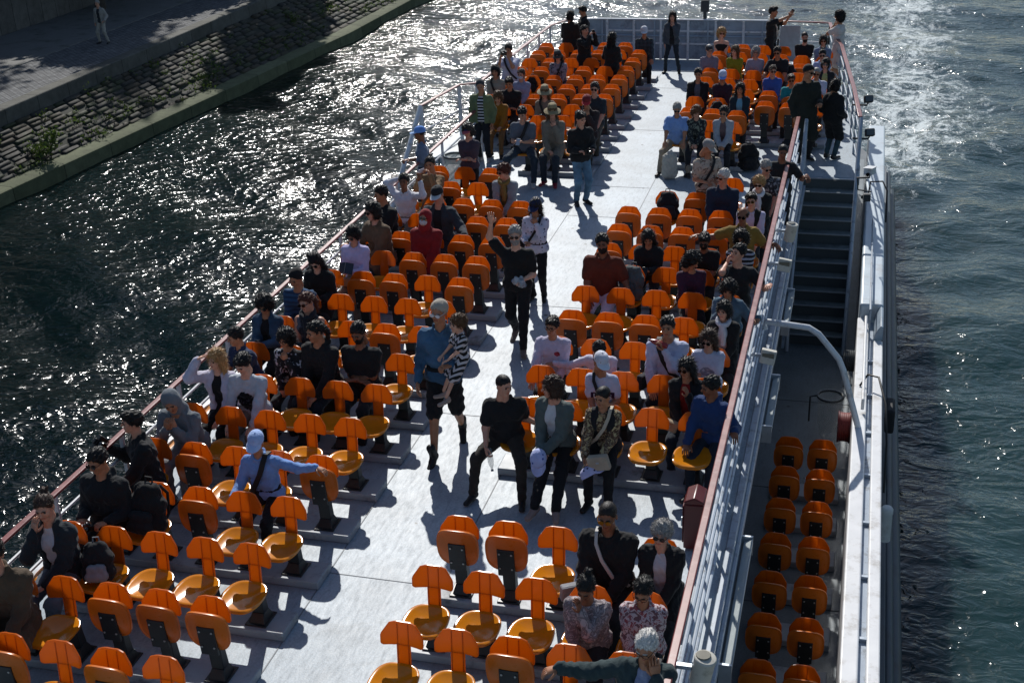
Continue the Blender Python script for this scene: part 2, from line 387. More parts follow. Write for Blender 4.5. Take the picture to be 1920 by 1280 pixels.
def cran(P, o): return d_ell(P, (0,.016,.038), (.074+o, .096+o, .085+o))
def hairline(P, c=-.014): return c - (P[...,1]*.665 + P[...,2]*.748) + .010*np.sin(130*P[...,0]+40*P[...,2])*np.sin(90*P[...,1]+20*P[...,0]) + .006*np.sin(70*P[...,0]+1)      # negative = hair side
def lumps(P, a, f): return a*(np.sin(f*P[...,0]+2*np.sin(f*.6*P[...,2]))*np.sin(f*P[...,1]+1.7)*np.sin(f*P[...,2]+.6) + .5*np.sin(1.9*f*P[...,0]+f*P[...,1])*np.sin(1.7*f*P[...,2]))
def facecut(P): return -d_ell(P, (0,-.118,-.035), (.066,.080,.108))
def hair_field(style):
    def f(P):
        l = lumps(P, .0045, 62)+.0035*np.sin(150*P[...,0]+30*P[...,1]+4*np.sin(30*P[...,2]))*np.sin(40*P[...,1]+25*P[...,2])
        if style in ('crop', 'capped'): return smax(cran(P, .0045), hairline(P, -.002), .003)
        if style == 'short': return smax(cran(P, .011)+l*1.7+np.clip(P[...,2]-.06,0,.1)*-.10, hairline(P, -.006), .004)
        if style == 'quiff':
            d = smin(cran(P, .013), d_ell(P, (.005,-.055,.098), (.055,.05,.035)), .03)+l*1.5
            return smax(d, hairline(P, -.006), .005)
        if style == 'fringe':                                   # bald on top, hair round the sides
            d = smax(cran(P, .010)+l, hairline(P, .0), .01); return smax(d, P[...,2]-.055, .02)
        base = smin(cran(P, .016), d_ell(P, (0,.035,-.01), (.088,.080,.10)), .03)
        if style == 'bob': return smax(smin(base, d_ell(P, (0,.03,-.055), (.098,.078,.075)), .03)+l*1.6, facecut(P), .014)
        if style == 'long':
            d = base
            for s in (-1, 1):
                d = smin(d, d_cone(P, (s*.062,.025,-.02), (s*.085,.035,-.20), .034, .030), .03)
                d = smin(d, d_cone(P, (s*.04,.065,-.05), (s*.05,.085,-.27), .04, .026), .03)
            return smax(d+l*1.6, facecut(P), .014)
        if style in ('bun', 'pony'):
            d = smax(cran(P, .007)+l*.7, hairline(P, -.002), .005)
            if style == 'bun': return smin(d, d_ell(P, (0,.10,.115), (.038,.036,.034))+l*2.5, .015)
            d = smin(d, d_cone(P, (0,.10,.05), (.01,.14,-.05), .03, .032), .02); return smin(d, d_cone(P, (.01,.14,-.05), (.02,.12,-.20), .032, .012), .02)+l
        if style == 'curly':
            d = smin(cran(P, .032), d_ell(P, (0,.05,-.03), (.118,.09,.12)), .03)+lumps(P, .012, 62)
            return smax(d, facecut(P), .014)
        if style == 'shortcurly':
            return smax(cran(P, .024)+lumps(P, .009, 70), hairline(P, -.020), .012)
        if style == 'hood':
            d = smin(d_ell(P, (0,.026,.030), (.098,.115,.112)), d_cone(P, (0,.045,-.06), (0,.05,-.15), .09, .10), .05)+lumps(P,.003,30)
            return smax(d, -d_ell(P, (0,-.125,-.03), (.066,.085,.105)), .014)
        if style == 'beard':
            d = smin(d_ell(P, (0,-.026,-.040), (.066,.074,.086)), d_ell(P, (0,-.058,-.096), (.036,.032,.026)), .02)+l*.6
            d = smax(d, P[...,2]+.030, .01); d = smax(d, P[...,1]-.012, .01)
            d = smin(d, d_cone(P, (-.022,-.097,-.044), (.022,-.097,-.044), .006, .006), .004)
            return smax(d, -d_cone(P, (-.014,-.105,-.058), (.014,-.105,-.058), .007, .007), .004)
        if style == 'mask':
            d = d_ell(P, (0,-.030,-.050), (.064,.084,.062)); d = smax(d, P[...,2]+.018, .008); return smax(d, P[...,1]+.028, .01)
        if style == 'ears': 
            d = cran(P, .018); 
            for s in (-1, 1): d = smin(d, d_cone(P, (s*.055,.0,.11), (s*.072,.0,.165), .03, .012), .01)
            return smax(d, hairline(P, -.02), .012)
        if style == 'beanie': return smax(cran(P, .018)+lumps(P, .002, 90), hairline(P, .004), .008)
    return f
_hm = {}
def hair_mesh(style, h=.0085, hat=False):
    if hat and style in ('short', 'quiff', 'shortcurly', 'crop', 'bun'): style = 'capped'
    key = (style, hat)
    if key not in _hm:
        V, Q = field_mesh(hair_field(style), (-.17,-.16,-.34), (.17,.22,.22), h); Q = [Q]
        ln = {'crop': .006, 'short': .013, 'quiff': .019, 'fringe': .022, 'bob': .035, 'long': .055, 'bun': .018, 'pony': .026, 'curly': .034, 'shortcurly': .028, 'beard': .012}.get(style)
        if ln:                                            # loose strands so that the outline is hair and not a shell
            g = np.random.RandomState(5); q = Q[0][g.randint(0, len(Q[0]), 1500 if style != 'beard' else 260)]
            if hat: q = q[V[q].mean(1)[:,2] < -.01]
            c = V[q].mean(1)
            nr = np.cross(V[q[:,2]]-V[q[:,0]], V[q[:,3]]-V[q[:,1]]); nr /= np.linalg.norm(nr, axis=1)[:,None]+1e-9
            fl = np.stack([c[:,0]*4, c[:,1]*3+.15, -.7-.0*c[:,2]], 1); fl[c[:,2] > .09] *= np.array([1.5, 1, .15])
            dr = fl*(.25 if 'curly' in style else 1)+nr*(.55 if 'curly' not in style else .9)+g.normal(0, .45, c.shape); dr /= np.linalg.norm(dr, axis=1)[:,None]
            sd_ = np.cross(dr, nr); sd_ /= np.linalg.norm(sd_, axis=1)[:,None]+1e-9; L_ = ln*g.uniform(.5, 1.2, (len(c), 1)); wd = .0032
            tip = c+dr*L_; tip[:,2] -= L_[:,0]*.15; b0 = len(V); k = np.arange(len(c))
            V = np.concatenate([V, c-sd_*wd-nr*.003, c+sd_*wd-nr*.003, tip]); Q.append(np.stack([b0+k, b0+len(c)+k, b0+2*len(c)+k], 1))
        _hm[key] = (V, Q)
    return _hm[key]

def hand_template(curl, spread=.10):
    """wrist at origin, fingers along +X, palm facing -Z, thumb on the +Y side: palm, four bent fingers, thumb"""
    m = MB()
    prof = [(0,.026,.019),(.02,.030,.018),(.05,.040,.016),(.082,.042,.014),(.094,.038,.010)]; n = 10; vs = []
    for x, w, t in prof: vs += [(x, w*math.cos(2*math.pi*j/n)*(1 if j % 5 else 1), t*math.sin(2*math.pi*j/n)) for j in range(n)]
    fs = [(i*n+j, i*n+(j+1) % n, (i+1)*n+(j+1) % n, (i+1)*n+j) for i in range(len(prof)-1) for j in range(n)]
    fs += [tuple(range(n-1,-1,-1)), tuple((len(prof)-1)*n+j for j in range(n))]
    m.add(vs, fs)
    for y, ln, sp in ((.030,.068,.5),(.010,.078,.15),(-.011,.072,-.2),(-.030,.056,-.6)):
        a = R(6); yaw = sp*spread; p = Vector((.086, y, 0)); pts = [p.copy()]
        for q, fr in enumerate((.46,.31,.23)):
            a += R(curl*(.6, 1.0, .8)[q]); dv = Vector((math.cos(a)*math.cos(yaw), math.sin(yaw), -math.sin(a)))
            p = p + dv*ln*fr; pts.append(p.copy())
        m.tube(pts, [.0096,.0088,.0080,.0062], 7)
    p = Vector((.022,.026,-.004)); pts = [p.copy()]
    for dv, l in (((.62,.70,-.30),.036),((.86,.36,-.36),.030),((.92,.12,-.36),.024)):
        p = p + Vector(dv).normalized()*l; pts.append(p.copy())
    m.tube(pts, [.014,.0115,.0098,.007], 7)
    f4 = np.array([f for f in m.f if len(f) == 4]); caps = {}
    for f in m.f:
        if len(f) != 4: caps.setdefault(len(f), []).append(f)
    return np.array(m.v), [f4]+[np.array(v) for v in caps.values()]
HANDS = {'relax': hand_template(22), 'grip': hand_template(52), 'flat': hand_template(6, .25)}

def cap_mesh(parent, mats, M):
    m = MB(); n = 20
    prof = [(.101,-.004),(.102,.020),(.096,.055),(.078,.083),(.045,.100),(.008,.106)]
    vs = [(r*.86*math.cos(2*math.pi*j/n), .016+r*1.06*math.sin(2*math.pi*j/n), .028+z) for r, z in prof for j in range(n)]
    fs = [(i*n+j, i*n+(j+1) % n, (i+1)*n+(j+1) % n, (i+1)*n+j) for i in range(5) for j in range(n)]+[tuple(5*n+j for j in range(n)), tuple(range(n-1,-1,-1))]
    m.add(vs, fs, 0)
    up, lo = [], []                                             # visor
    for j in range(9):
        t = math.pi*(1.12+.76*j/8); c, s = math.cos(t), math.sin(t)
        up += [(.086*c, .016+.104*s, .034), (.088*c, .010+.104*s-.088*abs(s)**.6, .020-.012*abs(c))]
    lo = [(x, y, z-.006) for x, y, z in up]; b = len(up)
    fs = []
    for j in range(8):
        a = 2*j; fs += [(a, a+1, a+3, a+2), (b+a+2, b+a+3, b+a+1, b+a), (a+1, b+a+1, b+a+3, a+3)]
    fs += [(0, b, b+1, 1), (b*1-2, b-1, 2*b-1, 2*b-2)]
    m.add(up+lo, fs, 1 if len(mats) > 1 else 0)
    m.lathe([(.010,.132),(.008,.139),(.002,.141)], 8, (0,.016,0), 0)
    return m.xf(M)
def hat_mesh(M, brim, drop, crown=.10):
    m = MB(); n = 24
    prof = [(.090+brim,.020-drop),(.090+brim*.5,.030-drop*.4),(.092,.040),(.093,.070),(.086,.040+crown*.85),(.060,.045+crown),(.006,.047+crown)]
    vs = [(r*.90*math.cos(2*math.pi*j/n), .014+r*1.04*math.sin(2*math.pi*j/n), z+.005*math.sin(3*2*math.pi*j/n)*(r > .1)) for r, z in prof for j in range(n)]
    low = [(r*.90*math.cos(2*math.pi*j/n), .014+r*1.04*math.sin(2*math.pi*j/n), z-.006+.005*math.sin(3*2*math.pi*j/n)) for r, z in prof[:3] for j in range(n)]
    k = len(prof); fs = [(i*n+j, i*n+(j+1) % n, (i+1)*n+(j+1) % n, (i+1)*n+j) for i in range(k-1) for j in range(n)]+[tuple((k-1)*n+j for j in range(n))]
    b = len(vs); fs += [(b+i*n+j, b+(i+1)*n+j, b+(i+1)*n+(j+1) % n, b+i*n+(j+1) % n) for i in range(2) for j in range(n)]
    fs += [(j, b+j, b+(j+1) % n, (j+1) % n) for j in range(n)]+[tuple(b+2*n+j for j in range(n-1,-1,-1))]
    m.add(vs+low, fs); return m.xf(M)
def glasses_mesh(M, clear=False):
    m = MB()
    for s in (-1, 1):
        out = [(s*.033+.026*math.cos(2*math.pi*j/14), .004+.019*math.sin(2*math.pi*j/14)*(1.1 if math.sin(2*math.pi*j/14) < 0 else .9)) for j in range(14)]
        if clear: m.tube([(x, -.103+.010*(abs(x)/.06)**2, z) for x, z in out], .0026, 6, 0, closed=True)
        else: m.prism(out, -.106, -.100, 'y', 0)
        m.tube([(s*.058,-.098,.010),(s*.074,-.06,.012),(s*.079,.01,.010)], .003, 6, 0)
    m.tube([(-.009,-.105,.010),(.009,-.105,.010)], .003, 6, 0)
    return m.xf(M)
def shoe_template(boot=False):
    def fn(P):
        d = d_cone(P, (0,.035,.048), (0,-.02,.046), .038, .036)
        d = smin(d, d_cone(P, (0,-.06,.034), (0,-.155,.028), .036, .034), .04)
        d = smin(d, d_cone(P, (0,.03,.07), (0,.035,.20 if boot else .095), .044, .046 if boot else .036), .03)
        return smax(d, -(P[...,2]-.004), .004)
    return field_mesh(fn, (-.07,-.22,-.02), (.07,.11,.27), .011)
SHOES = {False: shoe_template(False), True: shoe_template(True)}

def ik(S, T, l1, l2, pole):
    v = T-S; d = np.linalg.norm(v)
    if d > (l1+l2)*.998: T = S+v/d*(l1+l2)*.998; v = T-S; d = np.linalg.norm(v)
    d = max(d, abs(l1-l2)+.02); u = v/np.linalg.norm(v)
    a = (l1*l1-l2*l2+d*d)/(2*d); hgt = math.sqrt(max(0, l1*l1-a*a))
    p = pole-u*(pole@u); p = p/(np.linalg.norm(p)+1e-9)
    return S+u*a+p*hgt, T
# arm poses: frame ('h' head / 's' shoulder), wrist offset (outward, forward, up), hand direction or None, hand shape
ARMS = {
 'lap': ('s', (-.04,.34,-.40), (-.45,.8,-.2), 'relax'), 'fold': ('s', (-.12,.30,-.40), (-.9,.35,-.1), 'grip'),
 'knee': ('s', (.02,.42,-.40), (0,.8,-.5), 'relax'), 'cross': ('s', (-.22,.22,-.26), (-.95,.1,.1), 'relax'),
 'phone': ('s', (-.10,.32,-.22), (-.5,.5,.6), 'grip'), 'chin': ('h', (.05,.125,-.255), (-.25,.0,1), 'grip'),
 'cheek': ('h', (.10,.07,-.21), (-.1,.0,1), 'relax'), 'brow': ('h', (.17,.13,.03), (-1,.25,.25), 'flat'),
 'ear': ('h', (.13,.05,-.15), (-.2,.0,1), 'grip'), 'cam': ('h', (.085,.27,-.10), (-.35,.1,.9), 'grip'),
 'behind': ('h', (.12,-.09,.0), (-1,-.1,.2), 'relax'), 'up': ('s', (.12,.10,.46), (.05,.05,1), 'flat'),
 'out': ('s', (.50,.04,-.08), (.9,.1,-.35), 'relax'), 'hang': ('s', (.06,.04,-.50), (0,.15,-1), 'relax'),
 'walk': ('s', (.05,.22,-.44), (0,.3,-1), 'relax'), 'back': ('s', (.08,-.12,-.48), (0,-.1,-1), 'relax'),
 'hip': ('s', (.08,.12,-.40), (-.8,.4,-.3), 'relax'), 'hold': ('s', (-.04,.27,-.26), (-.6,.6,.1), 'grip'),
}
GR = {}
def person(d):
    """d: x, y world place of the hips over the deck; z floor; st sit|stand|walk ... -> root Empty with body, clothing, hair"""
    sc = d.get('sc', 1.0); w = d.get('w', 1.0); fem = d.get('fem', 0); seed = (d['x']*7.3+d['y']*3.1) % 6.28
    fl = d.get('z', 0.0); dist = math.hypot(d['x'], d['y'], 7.4-fl)
    h = min(.021, max(.0105, .00115*dist))*(.85 if sc < .75 else 1)
    root = empty('person', (d['x'], d['y'], fl), R(d.get('yaw', 0)))
    tag(root, d['label'], d.get('cat', 'person'), d.get('group', 'people on the boat'))
    st = d.get('st', 'sit'); sit = st == 'sit'
    lean, roll, tw = R(d.get('lean', 4)), R(d.get('roll', 0)), R(d.get('tw', 0))
    hz = (.50+.092*sc) if sit else .90*sc*d.get('legk', 1)
    T = rz_(tw) @ ry(roll) @ rx(lean); Tf = rz_(tw)
    up, fw, sd = T[:,2], -T[:,1], T[:,0]
    pel = A3(0,0,hz); sw = (.152 if fem else .172)*(.6+.4*w)*sc
    def at(s, f, u): return pel + (sd*s + fw*f + up*u)*sc
    neck = at(0, -.005, .555)
    hd = neck + (up*.55+A3(0,0,1)*.45)*.165*sc + fw*.03*sc
    Rh = rz_(tw+R(d.get('look', 0))) @ ry(R(d.get('tilt', 7*math.sin(seed*3.7)))) @ rx(R(d.get('nod', 5)))
    hs = d.get('hs', 1.0)*(.35+.65*sc)
    Mh = Matrix.Translation(hd.tolist()) @ Matrix((Rh*hs).tolist()).to_4x4()
    sk = skin_mats(d.get('skin', 'light'))
    # --- skeleton
    arms = []
    for s, key in ((-1, d.get('l', 'lap')), (1, d.get('r', 'lap'))):
        S = at(0,0,.452)+sd*s*sw
        fr, off, hdir, shape = ARMS[key] if isinstance(key, str) else (key+(None, 'relax'))[:4] if len(key) < 4 else key
        o = A3(s*off[0], -off[1], off[2])*sc
        W = (hd + rz_(tw+R(d.get('look', 0))*.6) @ o) if fr == 'h' else (S + Tf @ o)
        pole = Tf @ A3(s*.32, .40 if fr == 's' else -.2, -1.0)
        E, W = ik(S, W, .285*sc, .255*sc, pole)
        hv = W-E; hv /= np.linalg.norm(hv)
        if hdir is not None: hv = hv*.45 + (Tf @ (A3(s*hdir[0], -hdir[1], hdir[2])/np.linalg.norm(hdir)))*.8; hv /= np.linalg.norm(hv)
        arms.append((s, S, E, W, hv, shape, key))
    legs = []; lg = d.get('legs', 'n')
    for s in (-1, 1):
        Hj = pel + A3(s*.085*sc*(.7+.3*w), 0, -.015*sc); th, sh = .43*sc, .41*sc
        if sit:
            sp = {'n': .115, 'wide': .24, 'cross': .05, 'ext': .12}[lg]; fz = .085
            fy = {'n': -.46, 'wide': -.50, 'cross': -.55, 'ext': -.80}[lg]
            F = A3(s*sp*(1.15 if lg == 'wide' else 1), fy*sc-(.04*s if lg == 'n' else 0), fz)
            if lg == 'cross': F = A3(-s*.07, fy*sc-.06*s, fz)
            K, F = ik(Hj, F, th, sh, A3(s*(.5 if lg == 'wide' else .08), -.7, 1.0))
            fd = A3(s*.25, -1, 0) if lg != 'cross' else A3(-s*.1, -1, 0)
        else:
            st_ = d.get('stride', 0.0)*(s if d.get('lead', 1) > 0 else -s); F = A3(s*.095*sc, -st_*sc, .085+max(0, -st_)*.25)
            if st == 'stand' and lg == 'wide': F = A3(s*.20*sc, 0, .085)
            K, F = ik(Hj, F, th, sh, A3(s*.1, -1, .05)); fd = A3(s*.22, -1, 0)
        legs.append((s, Hj, K, F, fd/np.linalg.norm(fd)))
    # --- body (one surface) ---
    sleeve = d['top'][0]; bots = d['bot'][0]
    bare_arm = sleeve in ('tank', 'off'); wl = w
    P = [(at(-.07*w,0,.03), at(.07*w,0,.03), .108*sc*w, .108*sc*w), (at(-.05*w,0,.20), at(.05*w,0,.20), .098*sc*w, .098*sc*w),
         (at(-.07*w,0,.36), at(.07*w,0,.36), .105*sc*w, .105*sc*w), (at(0,0,.49), at(0,0,.455)-sd*sw*.86, .058*sc, .046*sc), (at(0,0,.49), at(0,0,.455)+sd*sw*.86, .058*sc, .046*sc),
         (at(0,-.005,.47), hd+up*-.03, .055*sc, .050*sc)]
    for s, S, E, W, hv, shp, key in arms:
        P += [(S, E, .050*sc*w, .040*sc*w), (E, W, .040*sc*w, .026*sc)]
    for s, Hj, K, F, fd in legs: P += [(Hj, K, .080*sc*wl, .054*sc), (K, F, .054*sc, .036*sc)]
    V, Q = blob(P, h, k=.035*sc)
    parts = [(V, Q, 0)]
    Hm = np.array(Mh)
    parts.append((HEAD_V @ Hm[:3,:3].T + Hm[:3,3], HEAD_Q, HEAD_M))
    for s in (-1, 1):
        bv, bf = ball((s*.031,-.0755,.004), .0125); parts.append((bv @ Hm[:3,:3].T + Hm[:3,3], bf, 2))
    grips = {}
    for s, S, E, W, hv, shp, key in arms:
        hvv, hf = HANDS[shp]; ph = A3(0,0,-1) if abs(hv[2]) < .75 else Tf @ A3(-s*.8, -.5*(1 if key in ('cam','up') else 0) + (.2), 0)
        if key == 'hang' or key == 'walk': ph = Tf @ A3(-s, 0, 0)
        if key == 'up': ph = Tf @ A3(0, -1, 0)
        if key in ('cheek', 'chin'): ph = Tf @ A3(-s*.3, 1, 0)
        zz = -(ph-hv*(ph@hv)); zz /= np.linalg.norm(zz)+1e-9; yy = np.cross(zz, hv)
        B = np.stack([hv, yy, zz], 1)
        vv = hvv*A3(1,1,1)*sc*(1.08 if not fem else .98)
        thumb = -1 if (yy @ (Tf @ A3(-s,0,.4))) < 0 else 1
        vv = vv*A3(1, thumb, 1); hf2 = [f[:, ::-1] if thumb < 0 else f for f in hf]
        parts.append((vv @ B.T + (W-hv*.008), hf2, 0))
        grips[s] = (W+hv*.085*sc-zz*.03*sc, hv, zz)
    body = np_mesh('body', parts, sk, root)
    # --- clothing
    def cl(nm, prims, mat, subs=(), k=.035, wr=.0050, hh=None):
        V, Q = blob(prims, hh or h, subs, k*sc, wr*sc, seed); return np_mesh(nm, [(V, Q, 0)], mat if isinstance(mat, list) else [mat], root)
    def torso(t, hem=.03, wst=0.0):
        q = [(at(-.072*w,0,hem), at(.072*w,0,hem), (.110+wst)*sc*w+t, (.110+wst)*sc*w+t), (at(-.055*w,.005,.20), at(.055*w,.005,.20), (.101+wst)*sc*w+t, (.101+wst)*sc*w+t),
             (at(-.072*w,.004,.36), at(.072*w,.004,.36), .108*sc*w+t, .108*sc*w+t), (at(0,0,.487), at(0,0,.452)-sd*sw*.9, .060*sc+t*.6, .048*sc+t*.8), (at(0,0,.487), at(0,0,.452)+sd*sw*.9, .060*sc+t*.6, .048*sc+t*.8)]
        if fem: q += [(at(s*.065,.075,.345), at(s*.06,.06,.30), .058*sc+t*.6, .05*sc+t*.6) for s in (-1,1)]
        if w > 1.1: q.append((at(0,.03,.16), at(0,.02,.10), .12*sc*w, .12*sc*w))
        return q
    def sleeves(t, short):
        q = []
        for s, S, E, W, hv, shp, key in arms:
            if short: q.append((S, S+(E-S)*.66, .058*sc*w+t, .060*sc*w+t*1.3))
            else: q += [(S, E, .055*sc*w+t, .046*sc*w+t), (E, E+(W-E)*.93, .046*sc*w+t, .032*sc+t)]
        return q
    nk = (at(0,.02,.56), at(0,.05,.75), .058*sc, .085*sc)
    vneck = (at(0,.10,.58), at(0,.135,.44), .045*sc, .014*sc)
    collar = [(at(-.03,-.065,.565), at(-.062,.005,.56), .018*sc, .018*sc), (at(.03,-.065,.565), at(.062,.005,.56), .018*sc, .018*sc), (at(-.03,-.065,.565), at(.03,-.065,.565), .018*sc, .018*sc),
              (at(-.062,.005,.56), at(-.03,.085,.515), .018*sc, .013*sc), (at(.062,.005,.56), at(.03,.085,.515), .018*sc, .013*sc)]
    pt = None
    if d.get('print'):
        txt, size, fc, bg, off, zz = d['print']; q = at(off, .13, zz); pt = (round(float(q[0]), 3), round(float(q[2]), 3), bg[1]/2*sc, bg[2]/2*sc, (bg[0],)+tuple(bg[3:]), not txt)
    tm = cloth(*d['top'][1:3], patch=pt)
    fo = (.122 if not fem else .128)+.10*(w-1)
    opn = [((at(0,fo-.02,.60), at(0,fo,.32), .076*sc, .060*sc), .006), ((at(0,fo,.32), at(0,fo-.002,-.02), .060*sc, .074*sc), .006)]
    if sleeve == 'tee': cl('tshirt', torso(.013)+sleeves(.010, 1), tm, [(nk, .012)])
    elif sleeve == 'polo': cl('polo_shirt', torso(.014)+sleeves(.012, 1)+collar, tm, [(nk, .012), (vneck, .01)])
    elif sleeve == 'vtee': cl('tshirt', torso(.013)+sleeves(.010, 1), tm, [(nk, .012), (vneck, .01)])
    elif sleeve == 'long': cl('sweater', torso(.017)+sleeves(.011, 0), tm, [(nk, .012)], wr=.0065)
    elif sleeve == 'shirt': cl('shirt', torso(.017, .01)+sleeves(.012, 0)+collar, tm, [(nk, .012), (vneck, .01)], wr=.0065)
    elif sleeve == 'sshirt': cl('shirt', torso(.018, .01)+sleeves(.018, 1)+collar, tm, [(nk, .012), (vneck, .01)], wr=.0065)
    elif sleeve == 'tank': cl('tank_top', torso(.010), tm, [(nk, .02), ((at(-.17,0,.55), at(-.24,0,.40), .05*sc, .05*sc), .02), ((at(.17,0,.55), at(.24,0,.40), .05*sc, .05*sc), .02)])
    elif sleeve == 'off': cl('tube_top', torso(.010)[:3], tm, [((at(-.3,0,.46), at(.3,0,.46), .065*sc, .065*sc), .01)])
    elif sleeve == 'dress': cl('dress', torso(.013)+sleeves(.010, 1)+[(at(-.05,0,-.05), at(-.06,0,-.40), .13*sc, .15*sc), (at(.05,0,-.05), at(.06,0,-.40), .13*sc, .15*sc)], tm, [(nk, .012)])
    elif sleeve == 'hoodie':
        cl('hoodie', torso(.026)+sleeves(.018, 0)+[(at(-.05,-.085,.545), at(.05,-.085,.545), .05*sc, .05*sc), (at(-.05,-.08,.545), at(-.06,.0,.555), .035*sc, .022*sc), (at(.05,-.08,.545), at(.06,.0,.555), .035*sc, .022*sc)], tm, [(nk, .012)], wr=.0070)
    elif sleeve in ('jacket', 'coat', 'cardi', 'vest'):
        t = {'jacket': .028, 'coat': .030, 'cardi': .024, 'vest': .026}[sleeve]
        q = torso(t, .02)+collar
        if sleeve != 'vest': q += sleeves(.020, 0)
        if sleeve == 'coat':
            for s, Hj, K, F, fd in legs: q.append((Hj, Hj+(K-Hj)*d.get('coatlen', .75), .110*sc*w, .105*sc))
        cl({'cardi': 'cardigan', 'vest': 'waistcoat'}.get(sleeve, sleeve), q, tm, [(nk, .012)]+(opn if d.get('inner') else [(vneck, .01)]), wr=.0070)
        if d.get('inner'):
            i = d['inner']; q = torso(.010)
            if sleeve == 'vest': q += sleeves(.012, d.get('ishort', 0))+collar
            cl('shirt', q, cloth(*i), [(nk, .012)]+([(vneck, .01)] if sleeve != 'vest' else []))
    bm = cloth(*d['bot'][1:3]); lw = d.get('legw', 1.0)
    q = [(at(-.07*w,0,.05), at(.07*w,0,.05), .112*sc*w, .112*sc*w)]
    for s, Hj, K, F, fd in legs:
        if bots == 'trousers': q += [(Hj, K, .094*sc*wl, .070*sc*lw), (K, K+(F-K)*.97, .070*sc*lw, .054*sc*lw)]
        elif bots == 'shorts': q += [(Hj, Hj+(K-Hj)*.92, .096*sc*wl, .086*sc*lw)]
        elif bots == 'skirt': q += [(Hj, K+(Hj-K)*.02, .115*sc, .125*sc)]
    cl({'trousers': 'trousers', 'shorts': 'shorts', 'skirt': 'skirt'}[bots], q, bm, wr=.0065)
    if fl > -5 and d.get('shoes'):
        boot, c1, c2 = d['shoes']; sv, sq = SHOES[boot]; ms = [plain(c1, .55), plain(c2, .6)]
        for s, Hj, K, F, fd in legs:
            pit = R(30) if (st == 'walk' and F[2] > .1) else 0
            B = np.stack([np.cross(-fd, A3(0,0,1))*-1, -fd, A3(0,0,1)], 1) @ rx(pit)
            vv = sv*A3(1.08, 1.0, 1)*(.25+.75*sc) @ B.T + A3(F[0], F[1], F[2]-.085); cz = sv[sq].mean(1)[:,2]
            np_mesh('shoe', [(vv, sq, (cz < .024).astype(int))], ms, root)
    # --- hair, hats, glasses
    hr = d.get('hair')
    def put(nm, V, Q, mat, Mh=Mh):
        Q = Q if isinstance(Q, list) else [Q]
        o = np_mesh(nm, [(V, Q, 0)], [mat], root); o.matrix_local = Mh; return o
    if hr:
        V, Q = hair_mesh(hr[0], .0085, bool(d.get('hat') or d.get('hood')))
        put('hair', V, Q, hair_mat(hr[1]))
    if d.get('beard'): put('beard', *hair_mesh('beard', .0075), hair_mat(d['beard']))
    if d.get('mask'): put('face_mask', *hair_mesh('mask', .0085), plain(d['mask'], .8))
    if d.get('hood'): put('hood', *hair_mesh('hood', .010), cloth(*d['hood']))
    brow = MB()
    for s in (-1, 1): brow.tube([(s*.012,-.0975,.022),(s*.030,-.0955,.028),(s*.047,-.083,.022)], [.0035,.004,.0025], 5)
    brow.xf(Mh).build('eyebrows', hair_mat(hr[1] if hr else d.get('brow', 'dark')), root)
    ht = d.get('hat')
    if ht:
        kind = ht[0]; ms = [cloth('plain', (c,)) for c in ht[1:]]
        Mt = Mh @ Matrix.Rotation(R(d.get('hatback', 0)), 4, 'Z')
        if kind == 'cap': cap_mesh(None, ms, Mt).build('cap', ms, root, auto=50)
        elif kind == 'sun': hat_mesh(Mt, .085, .02).build('sun_hat', ms, root, auto=60)
        elif kind == 'bucket': hat_mesh(Mt, .045, .035, .095).build('bucket_hat', ms, root, auto=60)
        elif kind == 'flatcap': hat_mesh(Mt, .012, .0, .06).build('flat_cap', ms, root, auto=60)
        elif kind == 'beanie': put('beanie', *hair_mesh('beanie', .0085), ms[0])
        elif kind == 'bear': put('eared_hat', *hair_mesh('ears', .0085), ms[0])
    gl = d.get('gl')
    if gl: glasses_mesh(Mh, gl == 'clear').build('glasses' if gl == 'clear' else 'sunglasses', plain({'dark': '#0a0a0b', 'clear': '#1a1614', 'gold': '#8a5a18', 'white': '#d8d8d8'}[gl], .12), root)
    if d.get('nscarf'):
        m = MB(); m.tube([tuple(at(.078*math.cos(2*math.pi*j/16), .028+.085*math.sin(2*math.pi*j/16), .565-.03*math.sin(2*math.pi*j/16)+.008*math.sin(6*math.pi*j/8))) for j in range(16)], .034*sc, 9, closed=True)
        m.tube([tuple(at(.0,.115,.54)), tuple(at(.02,.160,.42)), tuple(at(.015,.175,.26))], [.036*sc,.040*sc,.034*sc], 9); m.build('neck_scarf', cloth('plain', (d['nscarf'],)), root, auto=80)
    # --- straps, prints
    sp = d.get('strap')
    if sp:
        s = sp[0]; pts = []
        path = [(s*.10,-.075,.54), (s*.095,.02,.558), (s*.085,.10,.50), (s*.03,.142,.36), (-s*.07,.142*w,.20), (-s*.17*w,.075,.06)]
        m = MB(); pts = [at(*q)+fw*(.012+.10*(w-1))*sc for q in path]
        V2 = []; wd = d.get('strapw', .02)*sc
        for i, q in enumerate(pts):
            a, b2 = pts[max(0,i-1)], pts[min(len(pts)-1,i+1)]; t = (b2-a)/np.linalg.norm(b2-a); nrm = fw if i > 1 else up; sv2 = np.cross(t, nrm); sv2 /= np.linalg.norm(sv2)
            for e, o2 in ((-1,.012),(1,.012),(1,-.006),(-1,-.006)): V2.append(tuple(q+sv2*e*wd+nrm*o2*sc))
        n = len(pts); F2 = [(i*4+j, i*4+(j+1) % 4, i*4+4+(j+1) % 4, i*4+4+j) for i in range(n-1) for j in range(4)]+[(3,2,1,0),(4*n-4,4*n-3,4*n-2,4*n-1)]
        m.add(V2, F2); m.build('shoulder_strap', plain(sp[1], .7), root)
